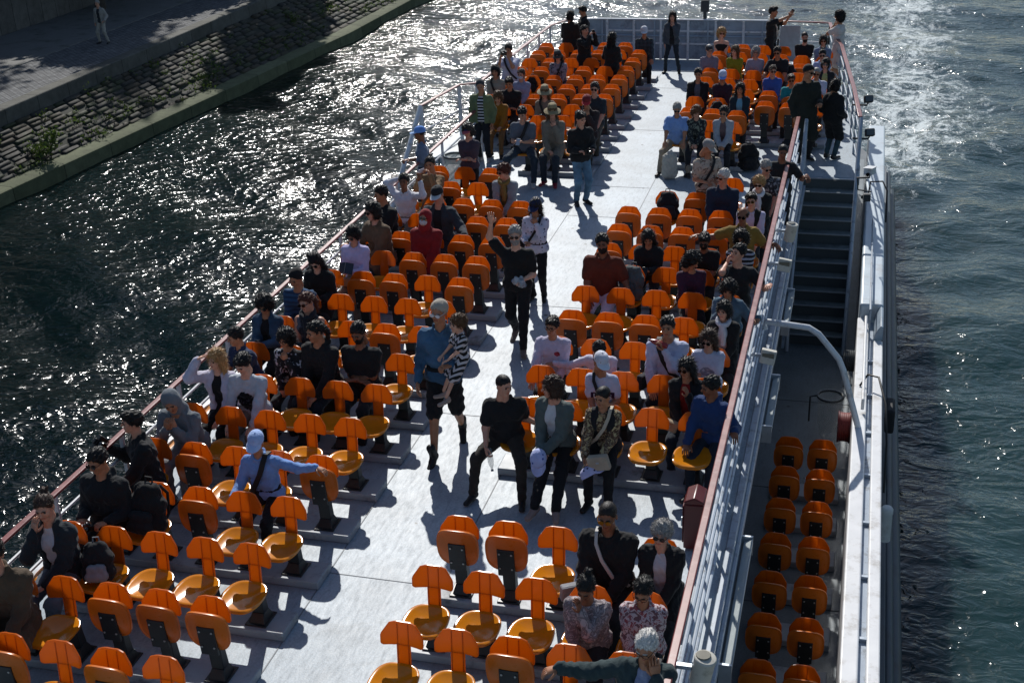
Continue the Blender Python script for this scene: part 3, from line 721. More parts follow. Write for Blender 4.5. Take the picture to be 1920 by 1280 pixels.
    if d.get('print'):                                   # panel with lettering / badge on the chest, follows the chest
        txt, size, fc, bg, off, zz = d['print']
        o0 = at(off, (.132 if not fem else .140)+.10*(w-1), zz); Rm = Matrix((np.stack([sd, up, fw], 1)).tolist()).to_4x4(); Rm = Matrix.Translation(o0.tolist()) @ Rm
        if txt:
            cu = bpy.data.curves.new('t', 'FONT'); cu.body = txt; cu.size = size; cu.align_x = 'CENTER'; cu.align_y = 'CENTER'; cu.extrude = .003; cu.resolution_u = 3
            to = bpy.data.objects.new('t', cu); COL.objects.link(to); dg = bpy.context.evaluated_depsgraph_get()
            me = bpy.data.meshes.new_from_object(to.evaluated_get(dg)); bpy.data.objects.remove(to); me.materials.clear(); me.materials.append(plain(fc, .8))
            po = bpy.data.objects.new('shirt_lettering', me); link(po, root); po.matrix_local = Rm @ Matrix.Translation((0,0,.0125))
    Mw = Matrix.Translation((d['x'], d['y'], fl)) @ Matrix.Rotation(R(d.get('yaw', 0)), 4, 'Z')
    GR[d['id']] = dict(M=Mw, g=grips, hd=hd, fw=fw, up=up, sd=sd, pel=pel, at=at, sc=sc)
    return root
# ------------------------------------------------------------------ palette
ORANGE = (.62, .135, .012, 1)
M_BACK = plastic('orange_seat_plastic', (.60, .135, .008, 1), .20, .45, (.90, .37, .05, 1))
M_PAN = plastic('orange_pan_plastic', (.72, .25, .010, 1), .13, .12, (.9, .25, .01, 1))  # lowered pans: yellow of the sunlit plastic put into the colour
M_PANB = plastic('faded_orange_plastic', (.60, .155, .012, 1), .26, .14, (.9, .34, .03, 1))  # folded pans: same plastic, its shaded tone put into the colour
M_BLACK = paint('black_bracket', (.012, .014, .015, 1), .42, var=.3, nscale=8, bump=.15)
M_BOLT = paint('bolt_steel', (.45, .45, .42, 1), .35, .8)
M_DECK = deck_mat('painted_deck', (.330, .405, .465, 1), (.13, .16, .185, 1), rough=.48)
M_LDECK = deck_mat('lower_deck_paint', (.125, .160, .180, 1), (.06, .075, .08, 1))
M_PLINTH = paint('plinth_grey', (.30, .335, .37, 1), .5, var=.15, dirt=(.12,.13,.14,1), dscale=3)
M_WHITE = paint('white_boat_paint', (.72, .73, .74, 1), .38, var=.05, dirt=(.42,.40,.37,1), dscale=2.4, bump=.08, bscale=12)
M_RAILW = paint('white_rail_paint', (.66, .69, .72, 1), .35, var=.07, dirt=(.3,.28,.25,1), dscale=6)
M_GREYR = paint('grey_rail_paint', (.34, .40, .47, 1), .33, var=.1, dirt=(.12,.13,.14,1), dscale=6)
M_GREYL = paint('pale_bar_paint', (.50, .56, .63, 1), .3, var=.1, dirt=(.25,.26,.27,1), dscale=6)
M_BLUEG = paint('blue_grey_panel', (.31, .38, .45, 1), .4, var=.12, dirt=(.12,.15,.19,1), dscale=2)
M_RED = paint('red_handrail_paint', (.20, .046, .044, 1), .34, var=.25, nscale=9, dirt=(.27,.14,.13,1), dscale=7)
M_DARK = paint('dark_steel', (.022, .028, .032, 1), .5, var=.3, nscale=5)
M_HULL = paint('dark_hull_paint', (.035, .055, .07, 1), .45, var=.3, dirt=(.02,.02,.02,1))
M_STEEL = paint('galvanised_steel', (.42, .47, .52, 1), .3, .6, var=.12, nscale=12)
M_CREAM = paint('cream_lamp_housing', (.55, .53, .46, 1), .5, var=.1, dirt=(.3,.28,.22,1), dscale=9)

# ------------------------------------------------------------------ folding seats
def shell(mb, xs, zt, zb, yf, th, nz=6, mi=0):
    """thin curved plate: front and back grids over columns xs"""
    V = []; n = len(xs)
    for side in (0, 1):
        for x in xs:
            for j in range(nz+1):
                z = zb(x)+(zt(x)-zb(x))*j/nz; V.append((x, yf(x, z)+side*th, z))
    F = []; m = nz+1; o = n*m
    for i in range(n-1):
        for j in range(nz):
            a = i*m+j; F += [(a, a+m, a+m+1, a+1), (o+a, o+a+1, o+a+m+1, o+a+m)]
        F += [(i*m, o+i*m, o+(i+1)*m, (i+1)*m), (i*m+nz, (i+1)*m+nz, o+(i+1)*m+nz, o+i*m+nz)]
    for j in range(nz):
        F += [(j, j+1, o+j+1, o+j), ((n-1)*m+j, o+(n-1)*m+j, o+(n-1)*m+j+1, (n-1)*m+j+1)]
    mb.add(V, F, mi)
def make_backrest(parent):
    m = MB(); W = .19
    xs = [-W, -.183, -.165, -.12, -.075, -.05, -.02, .02, .05, .075, .12, .165, .183, W]
    yf = lambda x, z: .012+(z-.44)*.09-1.0*x*x+(.004 if .03 < abs(x) < .06 else 0)
    zt = lambda x: .91-max(0, abs(x)-.112)*1.45-(.012 if abs(x) > .186 else 0)
    zb = lambda x: .690+(.012 if abs(x) > .18 else 0)+(.015 if abs(x) > .186 else 0)
    shell(m, xs, zt, zb, yf, .020)
    shell(m, [-.062,-.045,-.02,.02,.045,.062], lambda x: .70, lambda x: .47, lambda x, z: yf(x*.6, z)+.001, .017)
    for s in (-1, 1): shell(m, [s*.048-.004, s*.048+.004], lambda x: .895, lambda x: .50, lambda x, z: yf(x, z)-.004, .01, 8)
    return m.build('backrest', M_BACK, parent, bevel=.005, seg=2, auto=35)
def pan_mesh(up):
    m = MB(); n = 32; rings = (0, .35, .62, .82, .93, 1.0); V = []; F = []
    def pt(r, j, bot):
        t = 2*math.pi*j/n; c, s = math.cos(t), math.sin(t); e = .62
        x = .205*math.copysign(abs(c)**e, c)*r*(1-.10*max(0, s)); y = -.235+.215*math.copysign(abs(s)**e, s)*r
        z = .535-.030*(1-min(1, r/.93)**2)+.022*max(0, s)**2*r*r+.010*abs(c)**2*r*r
        if s < 0: z -= .020*(max(0, r*abs(s)-.45)/.55)**2
        if r == 1.0: z -= .006
        return (x, y, z-(.020 if bot else 0))
    for bot in (0, 1):
        for r in rings: V += [pt(r, j, bot) for j in range(n)]
    k = len(rings); o = k*n
    for i in range(k-1):
        for j in range(n):
            a, b, c, d = i*n+j, (i+1)*n+j, (i+1)*n+(j+1) % n, i*n+(j+1) % n
            F += [(a, b, c, d), (o+d, o+c, o+b, o+a)]
    for j in range(n): F.append(((k-1)*n+j, o+(k-1)*n+j, o+(k-1)*n+(j+1) % n, (k-1)*n+(j+1) % n))
    m.add(V, F)
    b = MB(); b.box(-.082, .082, -.30, .0, .478, .505)
    for x in (-.058, .058):
        for y in (-.255, -.09): b.lathe([(.011, 0), (.011, .010), (.006, .013)][::-1], 8, (x, y, .467), 1)
    b.v = [(x, y, z) for x, y, z in b.v]
    if up:
        Mx = Matrix.Translation((0, -.045, .43)) @ Matrix.Rotation(R(-86), 4, 'X') @ Matrix.Translation((0, .02, -.535))
        m.xf(Mx); b.xf(Mx)
    return m, b
def make_seat(up):
    root = empty('folding_seat')
    make_backrest(root)
    m, b = pan_mesh(up)
    m.build('seat_pan', M_PANB if up else M_PAN, root, auto=60)
    b.build('bracket', [M_BLACK, M_BOLT], root, bevel=.004)
    p = MB()
    for (z0, w0, d0, y0), (z1, w1, d1, y1) in (((.10, .085, .10, .03), (.19, .060, .052, .035)), ((.19, .060, .052, .035), (.50, .064, .034, .0)),):
        p.add([(-w0,y0-d0,z0),(w0,y0-d0,z0),(w0,y0+d0,z0),(-w0,y0+d0,z0),(-w1,y1-d1,z1),(w1,y1-d1,z1),(w1,y1+d1,z1),(-w1,y1+d1,z1)],
              [(0,3,2,1),(4,5,6,7),(0,1,5,4),(1,2,6,5),(2,3,7,6),(3,0,4,7)])
    p.box(-.11, .11, -.10, .15, .0905, .104)
    p.box(-.070, .070, -.05, .034, .42, .505)
    p.build('pedestal', M_BLACK, root, bevel=.006)
    return root
PROTO = {'F': make_seat(True), 'D': make_seat(False)}
_used = set()
ORD = ['first', 'second', 'third', 'fourth', 'fifth', 'sixth', 'seventh', 'eighth', 'ninth', 'tenth', 'eleventh', 'twelfth', 'thirteenth', 'fourteenth', 'fifteenth', 'sixteenth', 'seventeenth', 'eighteenth']
def seat(state, x, y, z, label, group):
    o = PROTO[state] if state not in _used else copy_tree(PROTO[state])
    _used.add(state); o.location = (x, y, z); o.rotation_euler = (0, 0, R(rnd.uniform(-1.2, 1.2)))
    tag(o, label, 'seat', group); return o
COLN = ['seat on the aisle', 'second seat from the aisle', 'third seat from the aisle', 'fourth seat from the aisle', 'fifth seat from the aisle', 'sixth seat from the aisle']
def seat_label(state, c, rname, block): return ('Orange %s, %s, %s row, %s' % ('seat folded up' if state == 'F' else 'seat folded down', COLN[c].replace('seat on', 'on').replace(' seat from', ' from'), rname, block))
def plinth(x0, x1, y, label, z=0.0, grp='plinths under the seat rows'):
    m = MB(); m.box(x0, x1, y-.15, y+.20, z+.001, z+.090)
    return tag(m.build('seat_plinth', M_PLINTH, bevel=.012), label, 'plinth', grp)
ROWY = lambda i: 7.269+.8272*i
SPC = .4756
L_ST = ['DFDFD', 'FFFDD', 'DDDDD', 'DDFDD', 'FDDFD', 'DDDDD', 'DDDDD', 'DDDDD', 'DFDDD', 'DDDDD', 'FDFFD', 'FFFDD', 'FFDFD', 'FFDDD', 'FFFFD', '-DDFD', '--FDF']
R_ST = {1: 'DDFDD', 2: 'DDDDD', 3: 'FFDDD', 6: 'DDDDD', 7: 'DDDDD', 8: 'DDDDD', 9: 'FFFDD', 10: 'DDDDD', 11: 'DDDDD', 12: 'FDDDD', 13: 'FFFFD', 14: 'FFFFD', 15: '-DFDD', 16: '---DD'}
for i, stt in enumerate(L_ST):
    cs = [c for c in range(5) if stt[c] != '-']
    plinth(-7.2, -5.099-SPC*cs[0]+.30, ROWY(i), 'Low grey plinth under the %s seat row from the front, river side block' % ORD[i])
    for c in cs: seat(stt[c], -5.099-SPC*c, ROWY(i), 0, seat_label(stt[c], c, ORD[i], 'river side block'), 'seats in the river side block')
for q, (i, stt) in enumerate(sorted(R_ST.items())):
    cs = [c for c in range(5) if stt[c] != '-']
    plinth(-3.351+SPC*cs[0]-.30, -1.2, ROWY(i), 'Low grey plinth under the %s seat row from the front, stair side block' % ORD[q])
    for c in cs: seat(stt[c], -3.351+SPC*c, ROWY(i), 0, seat_label(stt[c], c, ORD[q], 'stair side block'), 'seats in the stair side block')
SY = lambda j: 25.82+.855*(j-1)
SL_ST = {-2: 'DDD', -1: 'DDD', 0: 'DDDDD', 1: 'FFFFDD', 2: 'FFFFDD', 3: 'FFFFDD', 4: 'FDFDFD', 5: 'FDDDFD', 6: 'FDFFFF', 7: 'DFFDDF'}
SR_ST = {-1: 'DDD', 0: 'FFF', 1: 'DDDFFD', 2: 'DDDFFF', 3: 'DDDDDD', 4: 'FDDDDD', 5: 'DDDDFD', 6: 'FDDDDD', 7: 'DFDDDD'}
for q, (j, stt) in enumerate(sorted(SL_ST.items())):
    plinth(-5.11-SPC*(len(stt)-1)-.2, -4.80, SY(j)-.06, 'Low grey plinth under the %s stern seat row, river side' % ORD[q])
    for c, s_ in enumerate(stt): seat(s_, -5.11-SPC*c, SY(j)-.055*c, 0, seat_label(s_, c, ORD[q], 'stern block on the river side'), 'stern seats on the river side')
for q, (j, stt) in enumerate(sorted(SR_ST.items())):
    plinth(-3.55, -3.24+SPC*(len(stt)-1)+.25, SY(j)-.12, 'Low grey plinth under the %s stern seat row, wake side' % ORD[q])
    for c, s_ in enumerate(stt): seat(s_, -3.24+SPC*c, SY(j)-.075*c, 0, seat_label(s_, c, ORD[q], 'stern block on the wake side'), 'stern seats on the wake side')
ZL = -2.4
for k in range(7):
    y = 11.27+.832*k
    plinth(-.84, .12, y, 'Low grey plinth under the %s pair of seats on the lower side deck' % ORD[k], ZL, 'plinths on the lower side deck')
    for c in (0, 1):
        seat('F', -.605+.462*c, y, ZL, 'Orange seat folded up, %s of the %s pair on the lower side deck' % (('wall seat', 'bulwark seat')[c], ORD[k]), 'folded seats on the lower side deck')

# ------------------------------------------------------------------ the boat
boat = tag(empty('tour_boat', (-4.2, 18, -3.7)), 'Long white open topped sightseeing boat with a pale upper deck', 'boat')
def bpart(mb, name, mat, parent=None, **k):
    o = mb.build(name, mat, None, **k); p = parent or boat
    o.parent = p; o.matrix_parent_inverse = Matrix.Translation((4.2, -18, 3.7)); return o
m = MB()
dk = [(-7.45,-4),(-.98,-4),(-.98,23.75),(.10,23.75),(.10,24.6),(-.08,26.5),(-.46,30.6),(-.75,32.2),(-.95,33.45),(-7.6,33.45),(-7.85,32.4),(-7.95,26.0),(-8.3,25.95),(-8.6,24.0),(-7.45,24.0)]
m.prism(dk, -.14, 0); bpart(m, 'upper_deck', M_DECK)
m = MB()
for x in (-5.0+.18, -3.62): m.box(x, x+.012, -4, 33.3, .0005, .004)
for y in (6.2, 9.9, 13.4, 16.9, 20.9, 22.6, 26.5, 30.2): m.box(-4.8, -3.63, y, y+.010, .0005, .0035)
bpart(m, 'deck_seam', paint('deck_weld_seam', (.16,.18,.20,1), .6))
m = MB()                                                          # edge trim, gutters
m.box(-.98, -.90, -4, 23.5, -.20, .02); m.box(-.90, -.86, -4, 23.5, -.22, -.10); m.box(-7.53, -7.45, -4, 24, -.2, .03)
bpart(m, 'deck_edge', M_GREYR, bevel=.008)
m = MB(); m.box(-7.3, -1.12, -4, 32.6, ZL, -.142); bpart(m, 'cabin', paint('cabin_wall', (.08,.105,.125,1), .4, var=.15, dirt=(.04,.05,.055,1)))
m = MB()
for k in range(10): m.box(-1.117, -1.105, 2+2.05*k, 3.6+2.05*k, -1.5, -.55)
bpart(m, 'window', paint('cabin_glass', (.01,.016,.02,1), .06))
m = MB()
hullo = [(-9.0,-4),(.62,-4),(.62,27),(.50,33),(-.2,35),(-8.2,35),(-9.0,32)]
m.prism(hullo, -4.6, ZL); bpart(m, 'hull', [M_HULL])
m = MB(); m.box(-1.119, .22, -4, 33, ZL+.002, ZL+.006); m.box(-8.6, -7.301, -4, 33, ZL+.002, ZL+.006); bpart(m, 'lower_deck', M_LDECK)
m = MB()
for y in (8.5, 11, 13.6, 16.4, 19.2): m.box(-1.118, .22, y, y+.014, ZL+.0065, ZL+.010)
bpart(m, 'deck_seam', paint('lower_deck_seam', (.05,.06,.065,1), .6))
def bulwark(x0, x1, s, y0, y1, zt):
    m = MB(); m.box(min(x0,x1), max(x0,x1), y0, y1, ZL+.01, zt)
    return bpart(m, 'bulwark', M_WHITE, bevel=.02, seg=3)
bulwark(.22, .40, 1, -4, 19.7, -1.05); bulwark(-8.98, -8.6, -1, -4, 30, -1.05)
m = MB(); m.box(.402, .475, -4, 19.7, ZL+.01, -1.13); bpart(m, 'bulwark_gutter', M_GREYR)
m = MB(); m.box(.477, .615, -4, 18.9, ZL+.01, -1.075); bpart(m, 'bulwark_rail', M_WHITE, bevel=.02, seg=3)
for k in range(16):
    m = MB(); m.box(.385, .478, 1.2+1.13*k, 1.24+1.13*k, -1.12, -1.085); bpart(m, 'gutter_bracket', M_STEEL)
m = MB()                                                          # raised side house beside the stairs
m.box(.24, .61, 19.72, 30.5, ZL+.01, -.82); b_ = bpart(m, 'side_house', paint('side_house_paint', (.52,.60,.66,1), .38, var=.06, dirt=(.35,.37,.38,1)), bevel=.04, seg=3)
m = MB(); m.prism([(.48,-1.08),(.61,-1.08),(.61,-.86),(.57,-.84),(.52,-.92),(.49,-1.0)], 18.92, 19.71, 'y'); bpart(m, 'side_bracket', M_BLUEG, bevel=.01)
m = MB(); m.tube([(.40,19.2,-1.0),(.40,19.2,-.70),(.40,23.5,-.70),(.40,23.5,-.84)], .018, 8)
for y in (19.9, 20.7, 21.5, 22.3): m.tube([(.40,y,-.70),(.40,y,-.83)], .013, 6)
bpart(m, 'side_rail', M_GREYR)
m = MB(); m.tube([(.345,16.4,-1.0),(.345,16.4,-.86),(.345,19.3,-.86),(.345,19.3,-1.0)], .022, 8); bpart(m, 'side_rail', M_WHITE)
m = MB()
m.box(.615, .78, -4, 33, -3.15, -2.55); m.tube([(.93,-4,-3.25),(.93,33,-3.25)], .11, 10); m.tube([(.82,-4,-2.75),(.82,33,-2.75)], .075, 10)
bpart(m, 'rubbing_strake', M_HULL, bevel=.01)
# stairs from the lower side deck to the landing
NS = 12
m = MB(); rise = 2.4/NS; run = 2.42/NS
for k in range(1, NS): m.box(-.96, .02, 23.68-run*k-.015, 23.68-run*(k-1), -rise*k-.03, -rise*k)
bpart(m, 'stair_tread', paint('stair_tread_rubber', (.165,.195,.195,1), .6, var=.25, dirt=(.03,.035,.035,1)))
m = MB()
for k in range(0, NS): m.box(-.955, .015, 23.66-run*k, 23.68-run*k, -rise*(k+1), -rise*k-.032)
bpart(m, 'stair_riser', paint('stair_riser_paint', (.050,.066,.074,1), .5))
m = MB()
for k in range(0, NS): m.box(-.965, .025, 23.66-run*k-.030, 23.66-run*k, -rise*k-.012, -rise*k+.004)
bpart(m, 'stair_nosing', M_STEEL)
m = MB()
for x in (-1.03, .03):
    m.add([(x,23.75,-.02),(x+.05,23.75,-.02),(x+.05,21.2,ZL),(x,21.2,ZL),(x,23.75,-.30),(x+.05,23.75,-.30),(x+.05,21.5,ZL-.02),(x,21.5,ZL-.02)],
          [(0,1,2,3),(7,6,5,4),(0,3,7,4),(1,5,6,2),(0,4,5,1),(3,2,6,7)])
bpart(m, 'stair_stringer', M_BLUEG)
m = MB(); m.tube([(-1.0,15.97,.30),(-1.0,15.97,.41),(-.43,15.97,.36),(-.30,15.97,.28),(-.02,15.97,-.06),(.05,15.97,-.22),(.30,15.97,-1.06)], .042, 10); bpart(m, 'arch_frame', M_RAILW, auto=60)
m = MB(); m.box(-1.02, -.985, 23.4, 23.75, -.3, 0); m.box(-.98, .08, 23.70, 23.78, -.30, -.01); bpart(m, 'landing_edge', M_BLUEG)

# ------------------------------------------------------------------ railings
def rail(label, pts, bars, cap=M_RED, barm=M_RAILW, h=1.05, sp=1.25, capw=.042, caph=.03, br=.017, off=0.0, post=(.022, .018), z0s=None):
    """railing along pts (x, y[, base z]): cap rail, posts, bars"""
    root = tag(empty('railing', (pts[0][0], pts[0][1], 0)), label, 'railing', 'deck railings')
    inv = Matrix.Translation((-pts[0][0], -pts[0][1], 0))
    def put(mb, nm, mt, **k):
        o = mb.build(nm, mt, None, **k); o.parent = root; o.matrix_parent_inverse = inv; return o
    P = [Vector((p[0], p[1], p[2] if len(p) > 2 else 0.0)) for p in pts]
    def sweep(mb, w, hh, zc, offx=0.0):
        ring = []
        for i, p in enumerate(P):
            t = (P[min(i+1, len(P)-1)]-P[max(i-1, 0)]); t.z = 0; t.normalize(); s = Vector((t.y, -t.x, 0))
            ring.append([p+s*(a*w+offx)+Vector((0,0,zc+b*hh)) for a, b in ((-1,-1),(1,-1),(1,1),(-1,1))])
        V = [v for r_ in ring for v in r_]; F = []
        for i in range(len(P)-1): F += [(4*i+j, 4*i+(j+1) % 4, 4*i+4+(j+1) % 4, 4*i+4+j) for j in range(4)]
        n = len(V); F += [(3,2,1,0), (n-4,n-3,n-2,n-1)]; mb.add(V, F)
    m = MB(); sweep(m, capw, caph/2, h-caph/2); put(m, 'top_rail', cap, bevel=.010)
    for z in bars:
        m = MB()
        m.tube([p+Vector((off,0,z)) for p in P], br, 8); put(m, 'rail_bar', barm)
    first = None
    for a, b in zip(P, P[1:]):
        n = max(1, round((b-a).length/sp))
        for k in range(n+1):
            if a is not P[0] and k == 0: continue
            p = a.lerp(b, k/n)
            if first is None:
                m = MB(); m.box(-post[0], post[0], -post[1], post[1], 0, h-caph-.002)
                first = put(m, 'post', barm, bevel=.004); first.location = p
            else:
                o = first.copy(); link(o, root); o.matrix_parent_inverse = inv; o.location = p
    return root
rail('Long red topped railing with white bars along the river side of the deck', [(-7.29,-2),(-7.29,24.15)], (.28,.53,.79), barm=M_RAILW, capw=.034)
rail('Long red topped railing with grey bars between the seats and the lower side deck', [(-1.08,-2),(-1.08,24.05)], (.12,.34,.58,.80), barm=M_GREYL, capw=.036, br=.020, off=.03, sp=1.0, post=(.010,.030))
rail('Red topped stern railing with white bars on the river side', [(-7.86,26.1),(-7.84,29),(-7.75,32.2),(-7.45,33.1)], (.3,.55,.8))
rail('Short red topped railing round the head of the river side stairs', [(-8.5,24.05),(-8.24,25.85),(-7.9,26.05)], (.5,), sp=1.8, post=(.035,.03))
rail('Red topped railing with grey bars along the wake side of the stern', [(.03,24.2),(-.13,26.4),(-.5,30.5),(-.72,31.7),(-.85,33.0)], (.22,.5,.78), barm=M_GREYR, sp=1.3)
rail('Pale grey stern railing with blue grey panels', [(-7.45,33.1),(-6.6,33.2),(-2.5,33.2),(-2.1,33.2)], (.62,), cap=M_RAILW, barm=M_BLUEG, capw=.04, br=.025, sp=1.35)
rail('Red topped rail at the stern corner beside the reflective sheet', [(-2.1,33.2),(-.85,33.0)], (.55,), sp=1.3)
m = MB(); m.box(-7.2, -2.15, 33.24, 33.30, .02, 1.02)
for k in range(8): m.box(-7.2+.70*k, -7.14+.70*k, 33.17, 33.239, .02, 1.0, 1)
for z in (.40, .72): m.box(-6.5, -2.15, 33.20, 33.238, z, z+.045, 1)
tag(m.build('stern_panel', [M_BLUEG, M_RAILW], bevel=.004), 'Blue grey ribbed steel panel closing the stern under the pale rail', 'panel')
m = MB(); m.box(-2.05, -1.55, 33.02, 33.05, .05, .95); tag(m.build('metal_sheet', M_STEEL, bevel=.01), 'Bare metal sheet standing at the stern corner by the man in black', 'panel')
def pole_rail(label, pts, r=.035, mat=M_GREYR, nm='stair_handrail'):
    m = MB(); m.tube(pts, r, 10); return tag(m.build(nm, mat), label, 'handrail', 'stair handrails')
pole_rail('Outer grey pipe handrail of the stairs beside the white side house', [(.05,24.15,-.0),(.05,24.15,1.02),(.04,21.25,-1.42),(.04,21.1,-2.39)])
pole_rail('Inner grey pipe handrail of the stairs next to the red topped railing', [(-.93,24.0,0),(-.93,24.0,1.0),(-.93,21.2,-1.45),(-.93,21.1,-2.39)])
pole_rail('White pipe handrail going down the river side stairs', [(-8.5,24.05,1.02),(-8.55,22.6,-.15),(-8.6,21.0,-1.5)], .05, M_RAILW)
pole_rail('White pipe support of the railing at the river side stairs', [(-8.5,24.05,-2.3),(-8.5,24.05,.98)], .05, M_RAILW, 'railing_support')

# ------------------------------------------------------------------ fittings
def fitting(name, mb, mat, label, cat, group=None, **k):
    return tag(mb.build(name, mat, **k), label, cat, group)
for y, z, kind, lb in ((7.95,1.02,0,'Round cream lamp on the rail beside the old man'),(14.3,.70,1,'Square cream lamp on the rail just below the arch frame'),(17.0,.84,1,'Tilted cream lamp on the rail beside the middle of the stairs'),(18.3,.86,0,'Small round cream lamp on the rail highest of the row')):
    t = tag(empty('side_lamp', (-.84, y, z)), lb, 'lamp', 'lamps outside the long railing')
    m = MB()
    if kind == 0: m.lathe([(.075,-.16),(.082,-.13),(.082,.08),(.088,.09),(.088,.115),(.03,.125)][0:6], 18)
    else: m.box(-.09, .09, -.06, .06, -.10, .07)
    o = m.build('lamp_housing', M_CREAM, t, bevel=.01); o.rotation_euler = (R(-12 if kind else 4), R(10), 0)
    m = MB(); m.box(-.22, -.085, -.02, .02, -.02, .015); m.build('bracket', M_STEEL, t)
    m = MB(); m.lathe([(.06,.126),(.055,.131)], 14) if kind == 0 else m.box(-.07, .07, -.062, -.0605, -.08, .05); m.build('lens', plain('#6d6a5c', .2), t)
for y0, y1, lb in ((9.5,11.6,'Long pale light fitting on the cabin side nearest the old man'),(14.1,15.5,'Long pale light fitting on the cabin side under the arch frame'),(17.3,18.5,'Long pale light fitting on the cabin side beside the stairs')):
    t = tag(empty('strip_light', (-.80, y0, -.2)), lb, 'light', 'strip lights under the deck edge')
    m = MB(); m.prism([(-.05,-.16),(.05,-.10),(.06,.05),(-.04,.0)], 0, y1-y0, 'y'); m.build('diffuser', paint('strip_diffuser', (.42,.46,.46,1), .25, var=.1), t, bevel=.01)
    m = MB(); m.box(-.06, .055, -.03, -.002, -.17, .06); m.build('end_cap', M_STEEL, t); m = MB(); m.box(-.06, .055, y1-y0+.002, y1-y0+.03, -.17, .06); m.build('end_cap', M_STEEL, t)
def floodlight(x, y, z, lb, px=0.0):
    t = tag(empty('floodlight', (x, y, z)), lb, 'floodlight', 'floodlights on the wake side railing')
    m = MB(); m.box(-.085, .085, -.06, .06, -.07, .07); o = m.build('housing', M_DARK, t, bevel=.02); o.rotation_euler = (R(-25), 0, R(15))
    m = MB(); m.tube([(-.30,0,-.12),(-.02,0,-.12),(0,0,-.06)], .02, 8); m.build('arm', M_DARK, t)
    m = MB(); m.box(-.07, .07, -.064, -.061, -.055, .055); o = m.build('lens', plain('#51585a', .15), t); o.rotation_euler = (R(-25), 0, R(15))
floodlight(.16, 25.6, 1.02, 'Dark floodlight on an arm, farthest on the wake side railing')
floodlight(.22, 24.0, .80, 'Dark floodlight on an arm above the pale side house')
t = tag(empty('security_camera', (.26, 22.2, .62)), 'White box security camera beside the top of the stairs', 'camera')
m = MB(); m.box(-.07, .07, -.16, .12, -.05, .06); m.box(-.08, .08, -.19, .12, .062, .075); o = m.build('housing', M_WHITE, t, bevel=.01); o.rotation_euler = (R(-8), 0, R(-15))
m = MB(); m.tube([(-.22,.05,-.15),(.0,.05,-.13),(0,.02,-.05)], .018, 8); m.tube([(-.2,.05,-.15),(-.18,.02,-.35),(.05,.02,-.38)], .014, 6); m.build('arm', M_DARK, t)
m = MB(); m.lathe([(.032,-.03),(.032,.03)], 12, (0,0,0)); o = m.build('lens', plain('#050506', .1), t); o.rotation_euler = (R(82), 0, R(-15)); o.location = (-.03, -.17, -.01)
m = MB(); m.box(-.06, .06, -.05, .05, -.07, .06); m.box(-.10,-.065,-.03,.03,-.03,.03); o = fitting('junction_box', m, M_DARK, 'Small black junction box under the security camera', 'box', bevel=.01); o.location = (.24, 21.9, .25)
t = tag(empty('red_locker', (-1.30, 11.15, 0)), 'Red deck locker leaning on the railing beside the blond woman', 'locker')
M_RB = paint('red_locker_paint', (.10,.010,.010,1), .35, var=.2)
m = MB(); m.box(-.10, .10, -.15, .15, .03, .55); m.prism([(-.10,.551),(.10,.551),(.10,.58),(0,.63),(-.10,.58)], -.15, .15, 'y'); m.build('cabinet', M_RB, t, bevel=.02, seg=3)
m = MB(); m.box(-.118, -.102, -.12, .12, .08, .51); m.build('door', M_RB, t, bevel=.01)
m = MB(); m.box(-.133, -.119, -.10, -.07, .26, .36); m.build('handle', M_STEEL, t, bevel=.003)
def bag_bin(x, y, z, lb, bag):
    t = tag(empty('litter_bin', (x, y, z)), lb, 'litter bin', 'ring bins with clear bags')
    m = MB(); m.tube([(.19*math.cos(2*math.pi*k/24), .19*math.sin(2*math.pi*k/24), .75) for k in range(24)], .018, 8, closed=True); m.tube([(-.19,0,.75),(-.30,0,.72),(-.30,0,.3)], .014, 6); m.build('ring', M_DARK, t)
    m = MB(); n = 40
    prof = [(.205,.70),(.200,.775),(.180,.775),(.172,.60),(.165,.30),(.12,.06),(.02,.04)]
    vs = [(r*(1+.05*math.sin(7*2*math.pi*j/n+i)*(i > 2))*math.cos(2*math.pi*j/n), r*(1+.05*math.sin(7*2*math.pi*j/n+i)*(i > 2))*math.sin(2*math.pi*j/n), zz) for i, (r, zz) in enumerate(prof) for j in range(n)]
    m.add(vs, [(i*n+j, (i+1)*n+j, (i+1)*n+(j+1) % n, i*n+(j+1) % n) for i in range(len(prof)-1) for j in range(n)]); m.build('bag', bag, t)
def film(name, a, col):
    m, nt, b = nodes(name); tr = N(nt, 'ShaderNodeBsdfTransparent'); ms = N(nt, 'ShaderNodeMixShader'); ms.inputs[0].default_value = a
    b.inputs['Base Color'].default_value = col; b.inputs['Roughness'].default_value = .2
    nt.links.new(tr.outputs[0], ms.inputs[1]); nt.links.new(b.outputs[0], ms.inputs[2]); nt.links.new(ms.outputs[0], nt.nodes['Material Output'].inputs[0]); return m
bag_bin(-.10, 18.0, ZL, 'Ring bin holding an empty clear bag on the lower side deck', film('clear_bag', .22, (.4,.45,.45,1)))
bag_bin(-7.08, 21.7, 0, 'Ring bin holding a pale bag beside the woman with folded arms', film('pale_bag', .7, (.5,.55,.52,1)))
m = MB()
for k in range(7): m.tube([(.16+.015*math.sin(k), 17.25+.155*math.cos(2*math.pi*j/18), -1.28+.02*k*.4+.13*math.sin(2*math.pi*j/18)) for j in range(18)], .014, 6, closed=True); m.v = [(x-.017*(1 if i >= 0 else 0) if False else x, y, z) for i, (x, y, z) in enumerate(m.v)]
m2 = MB()
for k in range(6): m2.tube([(.06+.028*k, 18.4+.16*math.cos(2*math.pi*j/20), -1.22+.15*math.sin(2*math.pi*j/20)) for j in range(20)], .015, 6, closed=True)
